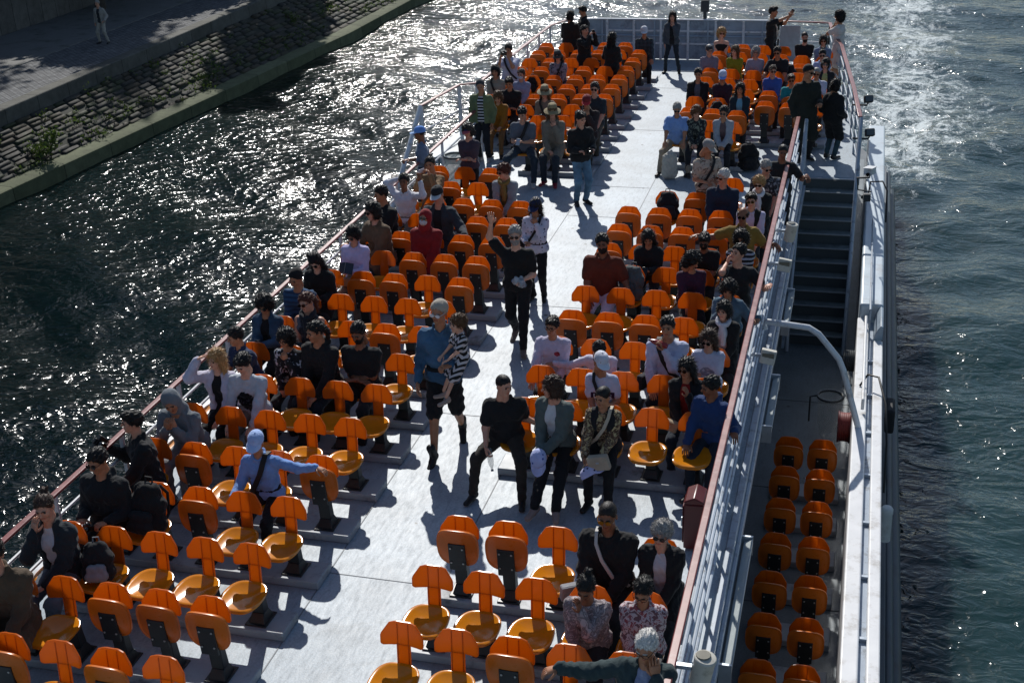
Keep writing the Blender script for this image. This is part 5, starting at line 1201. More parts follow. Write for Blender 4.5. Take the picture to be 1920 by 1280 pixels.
PEOPLE = [
dict(id='brown', x=-6.901, y=7.856, lean=8, yaw=15, top=('coat', 'plain', ('#4a3c2c',)), hair=('short', 'dark'), l='fold', r='fold', bot=('trousers', 'plain', ('#2b2a28',)), sc=1.09, label='Person in a brown coat at the bottom left edge of the photo', shoes=(False, '#1a1a1c', '#8a8a88')),
dict(id='bun', x=-6.915, y=8.683, lean=8, nod=10, look=12, fem=1, top=('jacket', 'plain', ('#1a2329',)), inner=('plain', ('#b8bcc4',)), hair=('bun', 'brown'), l='cheek', r='fold', bot=('trousers', 'plain', ('#59616b',)), skin='light', sc=1.037, label='Woman with hair in a bun, hand on cheek, dark jacket over white shirt', shoes=(False, '#1a1a1c', '#8a8a88')),
dict(id='blackhoodie', x=-6.899, y=9.511, lean=4, nod=12, look=-12, top=('hoodie', 'plain', ('#0f1216',)), hair=('short', 'black'), gl='dark', l='hold', r='hold', bot=('trousers', 'plain', ('#12151a',)), skin='tan', w=1.1, sc=1.015, label='Man in black hoodie and sunglasses holding a small camera', shoes=(False, '#1a1a1c', '#8a8a88')),
dict(id='camera', x=-6.944, y=10.338, yaw=-48, lean=6, nod=-2, look=-8, top=('jacket', 'plain', ('#0d0f12',)), hair=('quiff', 'black'), l=('s', (0.02, 0.3, -0.08), (0, 0.5, 0.7), 'grip'), r='lap', bot=('trousers', 'plain', ('#101216',)), skin='light', w=1.05, sc=0.988, label='Man in black jacket facing the river holding up a black camera', shoes=(False, '#1a1a1c', '#8a8a88')),
dict(id='greyhood', x=-6.882, y=11.165, lean=26, nod=22, look=14, tilt=-10, top=('hoodie', 'plain', ('#62686d',)), hood=('plain', ('#6a7075',)), hair=('short', 'dark'), l='chin', r='chin', bot=('trousers', 'plain', ('#77797c',)), skin='tan', sc=1.016, label='Person in grey hoodie with the hood up, hunched with clasped hands', shoes=(False, '#1a1a1c', '#8a8a88')),
dict(id='shade', x=-6.884, y=11.992, lean=6, nod=4, look=-14, fem=1, top=('jacket', 'plain', ('#b9b6c6',)), inner=('plain', ('#0d0e11',)), hair=('long', 'blond'), l='brow', r='lap', bot=('trousers', 'plain', ('#14161a',)), skin='fair', sc=0.944, label='Blond woman in pale shirt over black top shading her eyes', shoes=(False, '#1a1a1c', '#8a8a88')),
dict(id='dkprint', x=-6.501, y=11.992, lean=14, nod=26, look=-8, top=('long', 'plain', ('#a9b0b8',)), hair=('quiff', 'black'), l='lap', r='knee', bot=('trousers', 'plain', ('#77746c',)), skin='fair', print=(None, 0.1, '#15161a', ('#121418', 0.24, 0.28, '#4a4a50'), 0, 0.24), sc=0.995, label='Young man in pale sweater with a dark printed picture, looking down', shoes=(False, '#1a1a1c', '#8a8a88')),
dict(id='capblue', x=-5.587, y=10.338, roll=-4, lean=5, nod=16, look=6, top=('shirt', 'plain', ('#6d8fc4',)), hat=('cap', '#9db4de', '#aebfe2'), hair=('short', 'dark'), l=('s', (0.06, 0.36, -0.3), (-0.4, 0.6, -0.6), 'relax'), r=('s', (0.52, 0.0, -0.02), (0.8, 0.1, -0.5), 'relax'), bot=('trousers', 'camo', ('#14161a',)), skin='tan', strap=(1, '#0b0c0e'), strapw=0.03, sc=0.88, label='Man in light blue shirt and pale blue cap with an arm along the seat back', shoes=(False, '#1a1a1c', '#8a8a88')),
dict(id='bluepolo', x=-6.928, y=12.819, lean=16, yaw=-30, look=-18, nod=10, top=('polo', 'plain', ('#182c4c',)), hair=('short', 'black'), l='lap', r='lap', bot=('trousers', 'plain', ('#14171d',)), skin='tan', w=1.05, sc=0.88, label='Man in dark blue polo leaning towards the river, face turned away', shoes=(False, '#1a1a1c', '#8a8a88')),
dict(id='patt', x=-6.379, y=12.819, lean=10, nod=12, look=-8, fem=1, top=('long', 'print', ('#0e0f12', '#14151a', '#a9aab0')), hair=('curly', 'black'), gl='clear', l='fold', r='chin', skin='tan', sc=0.88, label='Woman in glasses and black and white patterned top with hand on chin', bot=('trousers', 'plain', ('#1c1f24',)), shoes=(False, '#1a1a1c', '#8a8a88')),
dict(id='hoodie2', x=-5.95, y=12.819, lean=10, yaw=-12, look=-26, nod=8, top=('hoodie', 'plain', ('#0e1013',)), hair=('pony', 'black'), l='fold', r='lap', bot=('trousers', 'plain', ('#16202b',)), skin='tan', sc=1.041, label='Person in plain black hoodie with tied back dark hair looking towards the river', shoes=(False, '#1a1a1c', '#8a8a88')),
dict(id='cross', x=-5.474, y=12.819, lean=2, nod=20, look=-10, top=('tee', 'plain', ('#0d0e10',)), hair=('short', 'black'), beard='black', l='cross', r='cross', bot=('trousers', 'plain', ('#101318',)), skin='brown', w=1.12, sc=1.007, label='Bearded man in black tee with arms crossed and a wristwatch', shoes=(False, '#1a1a1c', '#8a8a88')),
dict(id='curly', x=-7.042, y=13.647, lean=8, nod=24, look=6, fem=1, top=('jacket', 'denim', ('#2f4a63',)), inner=('plain', ('#0e0f12',)), hair=('curly', 'black'), gl='dark', l='phone', r='phone', skin='tan', sc=0.921, label='Woman with long curly hair in denim jacket looking at a phone', bot=('trousers', 'plain', ('#1c1f24',)), shoes=(False, '#1a1a1c', '#8a8a88')),
dict(id='auburn', x=-6.467, y=13.647, nscarf='#1c1f26', lean=6, nod=10, look=-16, fem=1, top=('tank', 'print', ('#1a1c22', '#2a2d35', '#555a64')), hair=('pony', 'auburn'), gl='dark', l='phone', r='phone', bot=('trousers', 'plain', ('#15171c',)), skin='light', sc=1.0, label='Woman with auburn hair, sunglasses and dark scarf over a sleeveless top', shoes=(False, '#1a1a1c', '#8a8a88')),
dict(id='striped', x=-6.951, y=14.474, lean=10, nod=22, look=-10, top=('long', 'stripe', ('#24486b', '#1a3450')), hat=('beanie', '#0b0b0d'), hair=('short', 'black'), l='fold', r='fold', skin='tan', sc=0.985, label='Man in black cap and blue striped sweater looking down', bot=('trousers', 'plain', ('#1c1f24',)), shoes=(False, '#1a1a1c', '#8a8a88')),
dict(id='bear', x=-6.989, y=15.301, lean=20, nod=30, look=4, fem=1, top=('coat', 'plain', ('#0b0c0f',)), hat=('bear', '#0b0b0d'), hair=('long', 'black'), l='hold', r='hold', skin='fair', gl='dark', sc=0.958, label='Woman in black coat and hat with ears bending over a child', bot=('trousers', 'plain', ('#1c1f24',)), shoes=(False, '#1a1a1c', '#8a8a88')),
dict(id='greenkid', x=-7.13, y=15.301, sc=0.58, hs=1.25, lean=5, nod=12, look=-20, top=('jacket', 'plain', ('#2e4a1e',)), hair=('short', 'black'), l='lap', r='lap', skin='light', label='Small child in green jacket on the lap of the woman in black coat', bot=('trousers', 'plain', ('#1c1f24',)), shoes=(False, '#1a1a1c', '#8a8a88')),
dict(id='book', x=-6.815, y=16.128, lean=6, nod=30, look=-8, fem=1, top=('shirt', 'plain', ('#b9b2d6',)), hair=('bob', 'black'), gl='dark', l='phone', r='phone', bot=('trousers', 'plain', ('#746f66',)), skin='light', sc=0.979, label='Woman in lilac shirt reading a book in the sun', shoes=(False, '#1a1a1c', '#8a8a88')),
dict(id='browncoat', x=-6.738, y=16.955, lean=10, yaw=-25, nod=8, look=-12, fem=1, top=('coat', 'plain', ('#5a4733',)), hair=('bob', 'black'), gl='dark', l=('s', (0.02, 0.4, -0.14), (0, 1, 0), 'relax'), r='fold', skin='light', sc=1.08, label='Woman in brown coat and sunglasses with one arm stretched forward', bot=('trousers', 'plain', ('#1c1f24',)), shoes=(False, '#1a1a1c', '#8a8a88')),
dict(id='blkjkt', x=-6.946, y=17.783, lean=6, yaw=-30, look=-22, nod=4, top=('jacket', 'plain', ('#0e1013',)), hair=('short', 'dark'), l='lap', r='lap', skin='tan', w=1.1, sc=1.022, label='Man in black jacket with short hair looking out over the river', bot=('trousers', 'plain', ('#1c1f24',)), shoes=(False, '#1a1a1c', '#8a8a88')),
dict(id='red', x=-6.03, y=16.955, lean=2, nod=-12, look=-4, top=('coat', 'plain', ('#7a1216',)), hood=('plain', ('#86161a',)), mask='#c2c6ca', gl='dark', hair=('short', 'grey'), l='fold', r='fold', bot=('trousers', 'plain', ('#591013',)), skin='tan', w=1.12, sc=0.947, label='Person in red raincoat with the hood up, sunglasses and face mask', shoes=(False, '#1a1a1c', '#8a8a88')),
dict(id='capdark', x=-6.084, y=17.783, lean=4, nod=14, look=-6, top=('jacket', 'plain', ('#2a3138',)), inner=('plain', ('#14171b',)), hat=('cap', '#15171a', '#b9bcc0'), hair=('short', 'grey'), gl='dark', l='lap', r=('s', (0.3, 0.34, -0.22), (0.2, 0.5, -0.7), 'relax'), skin='light', w=1.08, sc=1.066, label='Man in dark cap and grey jacket with an arm on the seat back', bot=('trousers', 'plain', ('#1c1f24',)), shoes=(False, '#1a1a1c', '#8a8a88')),
dict(id='white', x=-6.945, y=18.61, lean=-2, nod=0, look=6, top=('shirt', 'plain', ('#cfcfd6',)), hair=('short', 'black'), l='behind', r=('h', (0.34, 0.16, 0.06), (0.0, 0.2, 1), 'relax'), bot=('trousers', 'plain', ('#6d675c',)), skin='brown', sc=0.926, label='Man in loose white shirt with both arms raised behind his head', shoes=(False, '#1a1a1c', '#8a8a88')),
dict(id='tanphone', x=-6.747, y=19.437, lean=4, nod=4, look=0, fem=1, top=('long', 'plain', ('#7b6244',)), hair=('bun', 'black'), l='cam', r='cam', skin='tan', sc=1.006, label='Woman in tan top taking a picture with a white phone', bot=('trousers', 'plain', ('#1c1f24',)), shoes=(False, '#1a1a1c', '#8a8a88')),
dict(id='scarf', x=-5.476, y=19.437, lean=12, nod=8, look=-38, fem=1, top=('cardi', 'plain', ('#7d858c',)), inner=('plain', ('#7a6434',)), hair=('shortcurly', 'auburn'), gl='dark', l='fold', r='fold', skin='light', nscarf='#75602e', sc=0.968, label='Woman in grey cardigan with ochre scarf and sunglasses leaning on a seat', bot=('trousers', 'plain', ('#1c1f24',)), shoes=(False, '#1a1a1c', '#8a8a88')),
dict(id='bluecap', x=-7.234, y=20.45, st='stand', yaw=-70, look=-20, nod=6, top=('sshirt', 'plain', ('#5d6f86',)), hat=('cap', '#5f8fd6', '#9fbbe4'), hair=('short', 'black'), l='hold', r='hang', skin='brown', sc=0.938, label='Man in grey blue shirt and light blue cap standing by the railing facing the river', bot=('trousers', 'plain', ('#1c1f24',)), shoes=(False, '#1a1a1c', '#8a8a88'), lean=2),
dict(id='purp', x=-6.554, y=20.95, st='stand', fem=1, nod=10, look=-4, top=('tee', 'plain', ('#3a3340',)), hat=('cap', '#1e2f63', '#a34a55'), hair=('curly', 'dark'), gl='dark', l='cross', r='cross', bot=('shorts', 'plain', ('#0d0e10',)), skin='light', sc=0.902, label='Curly haired woman in purple tee and blue cap standing with folded arms', shoes=(False, '#1a1a1c', '#8a8a88'), lean=2),
dict(id='polka', x=-4.41, y=17.158, st='stand', fem=1, nod=18, look=-8, top=('shirt', 'dots', ('#c6c4d2', '#22222e')), hat=('cap', '#141c3c', '#1a2246'), hair=('long', 'black'), l='hold', r='chin', bot=('trousers', 'plain', ('#0d0e11',)), shoes=(False, '#0d0e10', '#4a4a4a'), skin='tan', strap=(1, '#0c0c0f'), sc=0.905, label='Woman in white spotted shirt and navy cap standing in the aisle', lean=2),
dict(id='wave', x=-4.268, y=15.497, st='walk', stride=0.26, lead=1, nod=2, look=4, yaw=4, top=('vtee', 'plain', ('#0b0c0e',)), hair=('short', 'grey'), beard='grey', gl='dark', l='up', r='hold', bot=('trousers', 'plain', ('#0c0e11',)), shoes=(False, '#6b6058', '#b8b2a8'), skin='fair', w=1.08, sc=1.005, label='Grey bearded man in black walking up the aisle waving', lean=2),
dict(id='denimdad', x=-4.369, y=12.545, st='walk', stride=0.3, lead=-1, nod=4, look=-14, yaw=6, top=('shirt', 'denim', ('#31536f',)), hat=('beanie', '#a39a8c'), hair=('crop', 'grey'), gl='white', l='walk', r=('s', (-0.04, 0.26, -0.22), (-0.9, 0.4, 0), 'grip'), bot=('shorts', 'plain', ('#0d0f12',)), shoes=(True, '#0c0c0e', '#1a1a1c'), skin='tan', legk=1.0, w=1.05, sc=1.1, label='Man in blue denim shirt and pale cap walking with a child on his arm', lean=2),
dict(id='polo', x=-3.497, y=11.992, lean=9, nod=4, look=40, tw=14, legs='wide', top=('polo', 'plain', ('#0c0d10',)), hair=('crop', 'black'), l=('s', (0.05, 0.3, -0.4), (-0.2, 0.3, -0.9), 'grip'), r=('s', (0.26, -0.06, -0.34), (0.3, -0.2, -0.9), 'relax'), bot=('trousers', 'plain', ('#2c2721',)), shoes=(False, '#1b1a1b', '#8d8a85'), skin='light', w=1.12, sc=0.934, label='Man in black polo and khaki trousers holding an empty bottle'),
dict(id='greygreen', x=-2.905, y=11.992, lean=10, tw=-14, nod=4, look=-52, fem=1, legs='ext', top=('jacket', 'knit', ('#4b5654',)), inner=('plain', ('#b9bdc2',)), hair=('bob', 'brown'), l='fold', r='fold', bot=('trousers', 'plain', ('#0d0f12',)), shoes=(False, '#8a7a74', '#b8aaa0'), skin='light', sc=0.988, label='Woman in grey green jacket turned to the man in black polo'),
dict(id='floral', x=-2.394, y=11.992, lean=8, nod=8, look=-24, fem=1, top=('vest', 'plain', ('#121316',)), inner=('floral', ('#8a7b63', '#4a3526', '#a8986f')), hair=('crop', 'black'), l=('s', (0.02, 0.36, -0.46), (-0.1, 0.4, -0.9), 'grip'), r='fold', bot=('trousers', 'plain', ('#0e0f11',)), shoes=(False, '#101012', '#2a2a2a'), skin='tan', strap=(1, '#b4aa96'), w=1.05, sc=0.88, label='Woman in floral blouse and black waistcoat with a cream shoulder bag'),
dict(id='redtop', x=-1.625, y=12.819, lean=6, nod=6, look=-24, fem=1, top=('jacket', 'plain', ('#0f1114',)), inner=('plain', ('#7a150f',)), hair=('long', 'black'), gl='dark', l='fold', r=('s', (-0.1, 0.24, -0.02), (-0.2, 0.1, 1), 'relax'), bot=('trousers', 'plain', ('#1a2736',)), shoes=(False, '#15171a', '#b5b5b5'), skin='tan', sc=0.88, label='Woman in sunglasses and black jacket over a red top'),
dict(id='boy', x=-1.278, y=12.364, lean=6, yaw=-12, look=-34, nod=10, tw=-10, top=('hoodie', 'plain', ('#173462',)), hair=('short', 'black'), l='lap', r=('s', (0.22, 0.16, -0.16), (0.3, 0.5, -0.7), 'relax'), bot=('trousers', 'plain', ('#17222f',)), shoes=(False, '#2a2c30', '#c0c0c0'), skin='brown', sc=0.912, label='Boy in blue hoodie with his arm on the railing talking to the woman in black'),
dict(id='levis', x=-2.574, y=12.819, lean=8, nod=14, look=34, fem=1, top=('tee', 'plain', ('#bcc0d4',)), hat=('cap', '#c8cad4', '#d0d2da'), hair=('pony', 'dark'), l='fold', r='hold', bot=('trousers', 'plain', ('#101319',)), skin='tan', strap=(-1, '#12131a'), print=("LEVI'S", 0.085, '#e6e6ee', ('#38203e', 0.3, 0.1), 0.03, 0.29), sc=0.88, label='Woman in white lettered tee and white cap looking aside', shoes=(False, '#1a1a1c', '#8a8a88')),
dict(id='sweat', x=-3.335, y=13.647, lean=6, nod=6, look=-8, top=('long', 'plain', ('#b9b4c8',)), hair=('quiff', 'black'), gl='clear', l='knee', r='lap', bot=('trousers', 'plain', ('#11131a',)), skin='tan', print=(None, 0.1, '#7a2230', ('#7a2230', 0.085, 0.07, '#a04050'), 0.08, 0.36), w=1.05, sc=0.894, label='Young man in glasses and white sweatshirt with a small red emblem', shoes=(False, '#1a1a1c', '#8a8a88')),
dict(id='child', x=-2.72, y=13.647, lean=36, nod=34, look=20, sc=0.84, top=('long', 'plain', ('#c2bfcf',)), hair=('short', 'black'), l='out', r='lap', skin='tan', label='Dark haired child in white top leaning down between the seats', bot=('trousers', 'plain', ('#1c1f24',)), shoes=(False, '#1a1a1c', '#8a8a88')),
dict(id='drink', x=-1.96, y=13.647, lean=4, nod=-2, look=-4, top=('long', 'plain', ('#aeb4cb',)), hair=('short', 'black'), l='lap', r=('h', (0.0, 0.19, -0.2), (-0.3, 0.0, 1), 'grip'), bot=('trousers', 'plain', ('#121722',)), skin='tan', strap=(-1, '#0d0e12'), strapw=0.03, w=1.15, sc=0.993, label='Man in pale shirt drinking from a bottle with a black bag strap', shoes=(False, '#1a1a1c', '#8a8a88')),
dict(id='teewhite', x=-1.482, y=13.647, lean=8, nod=18, look=-12, fem=1, top=('tee', 'plain', ('#b4b8cc',)), hair=('long', 'brown'), gl='dark', l='fold', r='fold', bot=('trousers', 'denim', ('#6a7c90',)), skin='light', print=(None, 0.1, '#8d94a8', ('#858ca6', 0.2, 0.14, '#b4b8cc'), 0, 0.28), sc=0.88, label='Woman with long side hair and sunglasses in white printed tee', shoes=(False, '#1a1a1c', '#8a8a88')),
dict(id='blkscarf', x=-1.401, y=14.474, nscarf='#b9bbc2', lean=6, nod=4, look=-18, fem=1, top=('coat', 'plain', ('#0d0f12',)), inner=('plain', ('#c4c6cc',)), hair=('bob', 'black'), l='fold', r='fold', skin='light', sc=0.88, label='Woman in black coat with white neck scarf looking towards the river', bot=('trousers', 'plain', ('#1c1f24',)), shoes=(False, '#1a1a1c', '#8a8a88')),
dict(id='denim', x=-1.425, y=15.301, lean=16, nod=20, look=4, fem=1, top=('jacket', 'denim', ('#4a6577',)), inner=('plain', ('#8f9fb8',)), hair=('curly', 'black'), l='chin', r=('s', (0.3, 0.24, -0.1), (-0.4, 0.7, -0.2), 'relax'), skin='tan', sc=0.88, label='Woman in denim jacket leaning on the railing with a hand over her face', bot=('trousers', 'plain', ('#1c1f24',)), shoes=(False, '#1a1a1c', '#8a8a88')),
dict(id='purple', x=-2.028, y=16.128, yaw=14, lean=12, nod=26, look=50, fem=1, top=('long', 'plain', ('#38162f',)), hair=('curly', 'black'), l=('s', (-0.06, 0.4, -0.34), (0, 0.6, -0.7), 'relax'), r='fold', skin='tan', w=1.1, sc=0.88, label='Woman with big curly hair in purple sweater reaching to the seat in front', bot=('trousers', 'plain', ('#1c1f24',)), shoes=(False, '#1a1a1c', '#8a8a88')),
dict(id='sung', x=-1.933, y=16.955, lean=14, nod=22, look=0, top=('tee', 'plain', ('#0c0d10',)), hair=('quiff', 'black'), beard='black', gl='dark', l='fold', r='fold', skin='brown', w=1.08, sc=0.88, label='Man in black tee and sunglasses bending his head down', bot=('trousers', 'plain', ('#1c1f24',)), shoes=(False, '#1a1a1c', '#8a8a88')),
dict(id='armrail', x=-1.404, y=16.128, lean=2, nod=-14, look=-38, top=('tee', 'plain', ('#15171a',)), hair=('short', 'black'), l='ear', r=('s', (0.28, 0.26, -0.06), (-0.4, 0.7, -0.2), 'relax'), skin='light', sc=1.004, label='Person in dark grey top with an elbow on the railing looking up', bot=('trousers', 'plain', ('#1c1f24',)), shoes=(False, '#1a1a1c', '#8a8a88')),
dict(id='stripe2', x=-1.441, y=16.955, lean=8, nod=6, look=0, fem=1, top=('long', 'stripe', ('#14161b', '#9aa0ac')), hair=('curly', 'black'), gl='dark', l='fold', r='fold', skin='tan', sc=0.91, label='Curly haired woman in striped top and sunglasses behind the railing', bot=('trousers', 'plain', ('#1c1f24',)), shoes=(False, '#1a1a1c', '#8a8a88')),
dict(id='yellow', x=-1.501, y=17.783, lean=2, nod=6, look=-6, top=('polo', 'plain', ('#7d6426',)), hair=('fringe', 'dark'), gl='dark', l=('s', (0.5, 0.06, -0.08), (0.8, 0.3, -0.4), 'relax'), r=('s', (0.34, 0.1, -0.14), (0.2, 0.6, -0.8), 'relax'), skin='brown', w=1.15, sc=0.936, label='Bald man in yellow polo with both arms spread along the seats', bot=('trousers', 'plain', ('#1c1f24',)), shoes=(False, '#1a1a1c', '#8a8a88')),
dict(id='orange', x=-3.216, y=16.128, lean=4, nod=4, look=4, top=('polo', 'plain', ('#5c2310',)), hair=('short', 'black'), beard='black', l='lap', r=('s', (0.2, 0.24, -0.34), (0.1, 0.5, -0.8), 'relax'), bot=('trousers', 'plain', ('#c3c0d2',)), skin='brown', w=1.15, sc=1.053, label='Bearded man in rust orange polo and white trousers beside a grey backpack', shoes=(False, '#1a1a1c', '#8a8a88')),
dict(id='phone', x=-2.712, y=16.955, lean=14, nod=28, look=6, fem=1, top=('jacket', 'plain', ('#0e1013',)), hair=('long', 'black'), l='phone', r='phone', skin='tan', w=1.08, sc=0.88, label='Long haired woman in black jacket looking down at her phone', bot=('trousers', 'plain', ('#1c1f24',)), shoes=(False, '#1a1a1c', '#8a8a88')),
dict(id='vest', x=-1.45, y=18.61, lean=6, nod=4, look=-2, top=('vest', 'plain', ('#0e0f12',)), inner=('plain', ('#b8b2cc',)), hair=('quiff', 'black'), gl='dark', l='lap', r='lap', skin='light', sc=0.902, label='Man in sunglasses with black waistcoat and white sleeves', bot=('trousers', 'plain', ('#1c1f24',)), shoes=(False, '#1a1a1c', '#8a8a88')),
dict(id='blond', x=-1.409, y=19.437, nscarf='#c9c9ce', lean=8, nod=6, look=-6, fem=1, top=('coat', 'plain', ('#0f1012',)), inner=('plain', ('#cfcfd4',)), hair=('shortcurly', 'blond'), gl='dark', l='fold', r='fold', skin='fair', sc=0.909, label='Woman with curly blond hair, sunglasses and white scarf', bot=('trousers', 'plain', ('#1c1f24',)), shoes=(False, '#1a1a1c', '#8a8a88')),
dict(id='navy', x=-1.964, y=19.437, lean=4, nod=4, look=-32, top=('shirt', 'plain', ('#142338',)), hair=('short', 'white'), gl='dark', l='lap', r='lap', skin='light', w=1.18, sc=0.992, label='White haired man in navy shirt talking to the man in tan cap', bot=('trousers', 'plain', ('#1c1f24',)), shoes=(False, '#1a1a1c', '#8a8a88')),
dict(id='flo', x=-1.36, y=20.264, lean=12, nod=12, look=28, top=('sshirt', 'floral', ('#1a1b1e', '#34353a', '#8c8d90')), hair=('short', 'grey'), gl='dark', l='lap', r='lap', skin='light', w=1.1, sc=0.944, label='Grey haired man in dark patterned shirt leaning to the railing', bot=('trousers', 'plain', ('#1c1f24',)), shoes=(False, '#1a1a1c', '#8a8a88')),
dict(id='behind', x=-1.164, y=21.091, lean=8, nod=10, look=10, sc=0.95, top=('tee', 'plain', ('#1b1d20',)), hair=('crop', 'black'), l='lap', r=('s', (0.26, 0.24, -0.08), (0.2, 0.5, -0.8), 'relax'), skin='brown', label='Dark clothed person partly hidden by the red rail with an arm over it', bot=('trousers', 'plain', ('#1c1f24',)), shoes=(False, '#1a1a1c', '#8a8a88')),
dict(id='tancap', x=-2.314, y=20.2, st='stand', nod=26, look=44, yaw=26, top=('tee', 'floral', ('#b0a898', '#a89e90', '#5f5348')), hat=('cap', '#8d8b88', '#9a9894'), hair=('short', 'grey'), l='hold', r='hold', bot=('trousers', 'floral', ('#6d5a40',)), skin='tan', strap=(1, '#15161a'), w=1.05, sc=0.949, label='Man in tan cap and pale tee standing with a bag strap across his chest', shoes=(False, '#1a1a1c', '#8a8a88'), lean=2),
dict(id='lblue', x=-3.306, y=23.857, lean=10, nod=18, look=10, legs='wide', top=('sshirt', 'plain', ('#7796c8',)), hair=('short', 'grey'), gl='dark', l='knee', r='knee', bot=('trousers', 'plain', ('#8a8070',)), skin='tan', w=1.15, sc=0.88, label='Grey haired man in light blue shirt and khaki trousers with a white bag', shoes=(False, '#1a1a1c', '#8a8a88')),
dict(id='dkflo', x=-2.931, y=23.83, lean=16, nod=30, look=24, fem=1, top=('shirt', 'floral', ('#14171b', '#1d2126', '#6c7265')), hair=('bob', 'ginger'), l='fold', r='fold', skin='light', sc=0.88, label='Woman with reddish hair hanging forward in dark floral blouse', bot=('trousers', 'plain', ('#1c1f24',)), shoes=(False, '#1a1a1c', '#8a8a88')),
dict(id='cardi', x=-2.424, y=23.755, lean=12, nod=10, look=-4, fem=1, top=('cardi', 'plain', ('#8f949c',)), inner=('plain', ('#5c4a4c',)), hair=('short', 'dark'), gl='dark', l='fold', r='fold', bot=('trousers', 'plain', ('#14151a',)), shoes=(False, '#a09a90', '#c0bab0'), skin='tan', sc=0.88, label='Woman in pale grey cardigan and sunglasses with hands together'),
dict(id='bj', x=-3.253, y=26.432, lean=2, nod=4, look=4, top=('jacket', 'plain', ('#0c0d11',)), inner=('plain', ('#4a5260',)), hair=('short', 'black'), l='lap', r='lap', skin='tan', sc=0.92, label='Man in black jacket over grey tee sitting on the aisle at the stern', bot=('trousers', 'plain', ('#1c1f24',)), shoes=(False, '#1a1a1c', '#8a8a88')),
dict(id='plum', x=-2.739, y=26.364, lean=6, nod=14, look=2, fem=1, top=('jacket', 'plain', ('#2b1626',)), hat=('cap', '#b9c3dc', '#6f8fd0'), hair=('short', 'black'), l='fold', r='fold', skin='tan', sc=0.918, label='Woman in plum jacket and white and blue cap', bot=('trousers', 'plain', ('#1c1f24',)), shoes=(False, '#1a1a1c', '#8a8a88')),
dict(id='teal', x=-2.294, y=25.444, lean=4, nod=4, look=0, fem=1, top=('jacket', 'plain', ('#0f2630',)), inner=('plain', ('#5f9bb4',)), hair=('long', 'black'), l='lap', r='lap', skin='tan', sc=0.88, label='Long haired woman in dark teal jacket over pale blue top', bot=('trousers', 'plain', ('#1c1f24',)), shoes=(False, '#1a1a1c', '#8a8a88')),
dict(id='flat', x=-3.323, y=28.986, lean=6, nod=12, look=30, top=('shirt', 'plain', ('#77707e',)), hat=('flatcap', '#2e3034'), hair=('short', 'grey'), gl='clear', l='lap', r='lap', skin='light', sc=0.88, label='Man in dark flat cap and lilac grey shirt', bot=('trousers', 'plain', ('#1c1f24',)), shoes=(False, '#1a1a1c', '#8a8a88')),
dict(id='yg', x=-2.753, y=28.931, lean=6, nod=6, look=-20, fem=1, top=('long', 'plain', ('#7c7a0c',)), hair=('long', 'lightbrown'), l='fold', r='fold', bot=('trousers', 'plain', ('#77746c',)), skin='fair', sc=0.88, label='Woman in bright yellow green sweater with fair long hair', shoes=(False, '#1a1a1c', '#8a8a88')),
dict(id='lil', x=-2.291, y=28.863, lean=6, nod=6, look=4, fem=1, top=('tee', 'plain', ('#8c8898',)), hair=('bob', 'grey'), gl='clear', l='hold', r='fold', skin='light', sc=0.88, label='Woman in pale lilac tee and glasses with her hand raised', bot=('trousers', 'plain', ('#1c1f24',)), shoes=(False, '#1a1a1c', '#8a8a88')),
dict(id='dpolo', x=-1.774, y=28.795, lean=14, nod=8, look=-8, roll=-4, top=('polo', 'plain', ('#15171c',)), hair=('short', 'dark'), gl='dark', l=('s', (0.1, 0.42, -0.2), (0, 0.7, -0.5), 'relax'), r='lap', skin='tan', w=1.1, sc=0.939, label='Man in dark polo and sunglasses reaching forward over the seat', bot=('trousers', 'plain', ('#1c1f24',)), shoes=(False, '#1a1a1c', '#8a8a88')),
dict(id='wblue', x=-1.786, y=27.079, lean=6, nod=6, look=14, fem=1, top=('shirt', 'plain', ('#33509c',)), hair=('pony', 'brown'), gl='dark', l='fold', r='fold', skin='light', w=1.08, sc=0.88, label='Woman in bright blue shirt with sunglasses and tied back hair', bot=('trousers', 'plain', ('#1c1f24',)), shoes=(False, '#1a1a1c', '#8a8a88')),
dict(id='pink', x=-3.25, y=30.707, lean=4, nod=4, look=16, fem=1, top=('off', 'plain', ('#0d0e10',)), hair=('curly', 'blond'), gl='dark', l='fold', r='fold', skin='fair', sc=0.901, label='Blond woman with bare shoulders and black top near the stern panel', bot=('trousers', 'plain', ('#1c1f24',)), shoes=(False, '#1a1a1c', '#8a8a88')),
dict(id='xtee', x=-1.324, y=30.43, lean=2, nod=6, look=4, top=('tee', 'plain', ('#0e0f12',)), hair=('crop', 'dark'), beard='dark', l='cross', r='cross', skin='light', w=1.1, sc=0.88, label='Bearded man in black tee with arms folded near the metal sheet', bot=('trousers', 'plain', ('#1c1f24',)), shoes=(False, '#1a1a1c', '#8a8a88')),
dict(id='ldenim', x=-0.892, y=30.024, lean=4, nod=6, look=0, fem=1, top=('shirt', 'plain', ('#6c7c94',)), hair=('bob', 'dark'), gl='dark', l='fold', r='fold', skin='light', sc=0.905, label='Woman in light denim shirt and sunglasses below the woman in white dress', bot=('trousers', 'plain', ('#1c1f24',)), shoes=(False, '#1a1a1c', '#8a8a88')),
dict(id='sgl', x=-0.854, y=28.651, lean=4, nod=8, look=0, fem=1, top=('shirt', 'plain', ('#93a3c8',)), hair=('bun', 'black'), gl='dark', l='fold', r='fold', skin='light', sc=0.88, label='Woman with pinned up dark hair, sunglasses and pale blue shirt', bot=('trousers', 'plain', ('#1c1f24',)), shoes=(False, '#1a1a1c', '#8a8a88')),
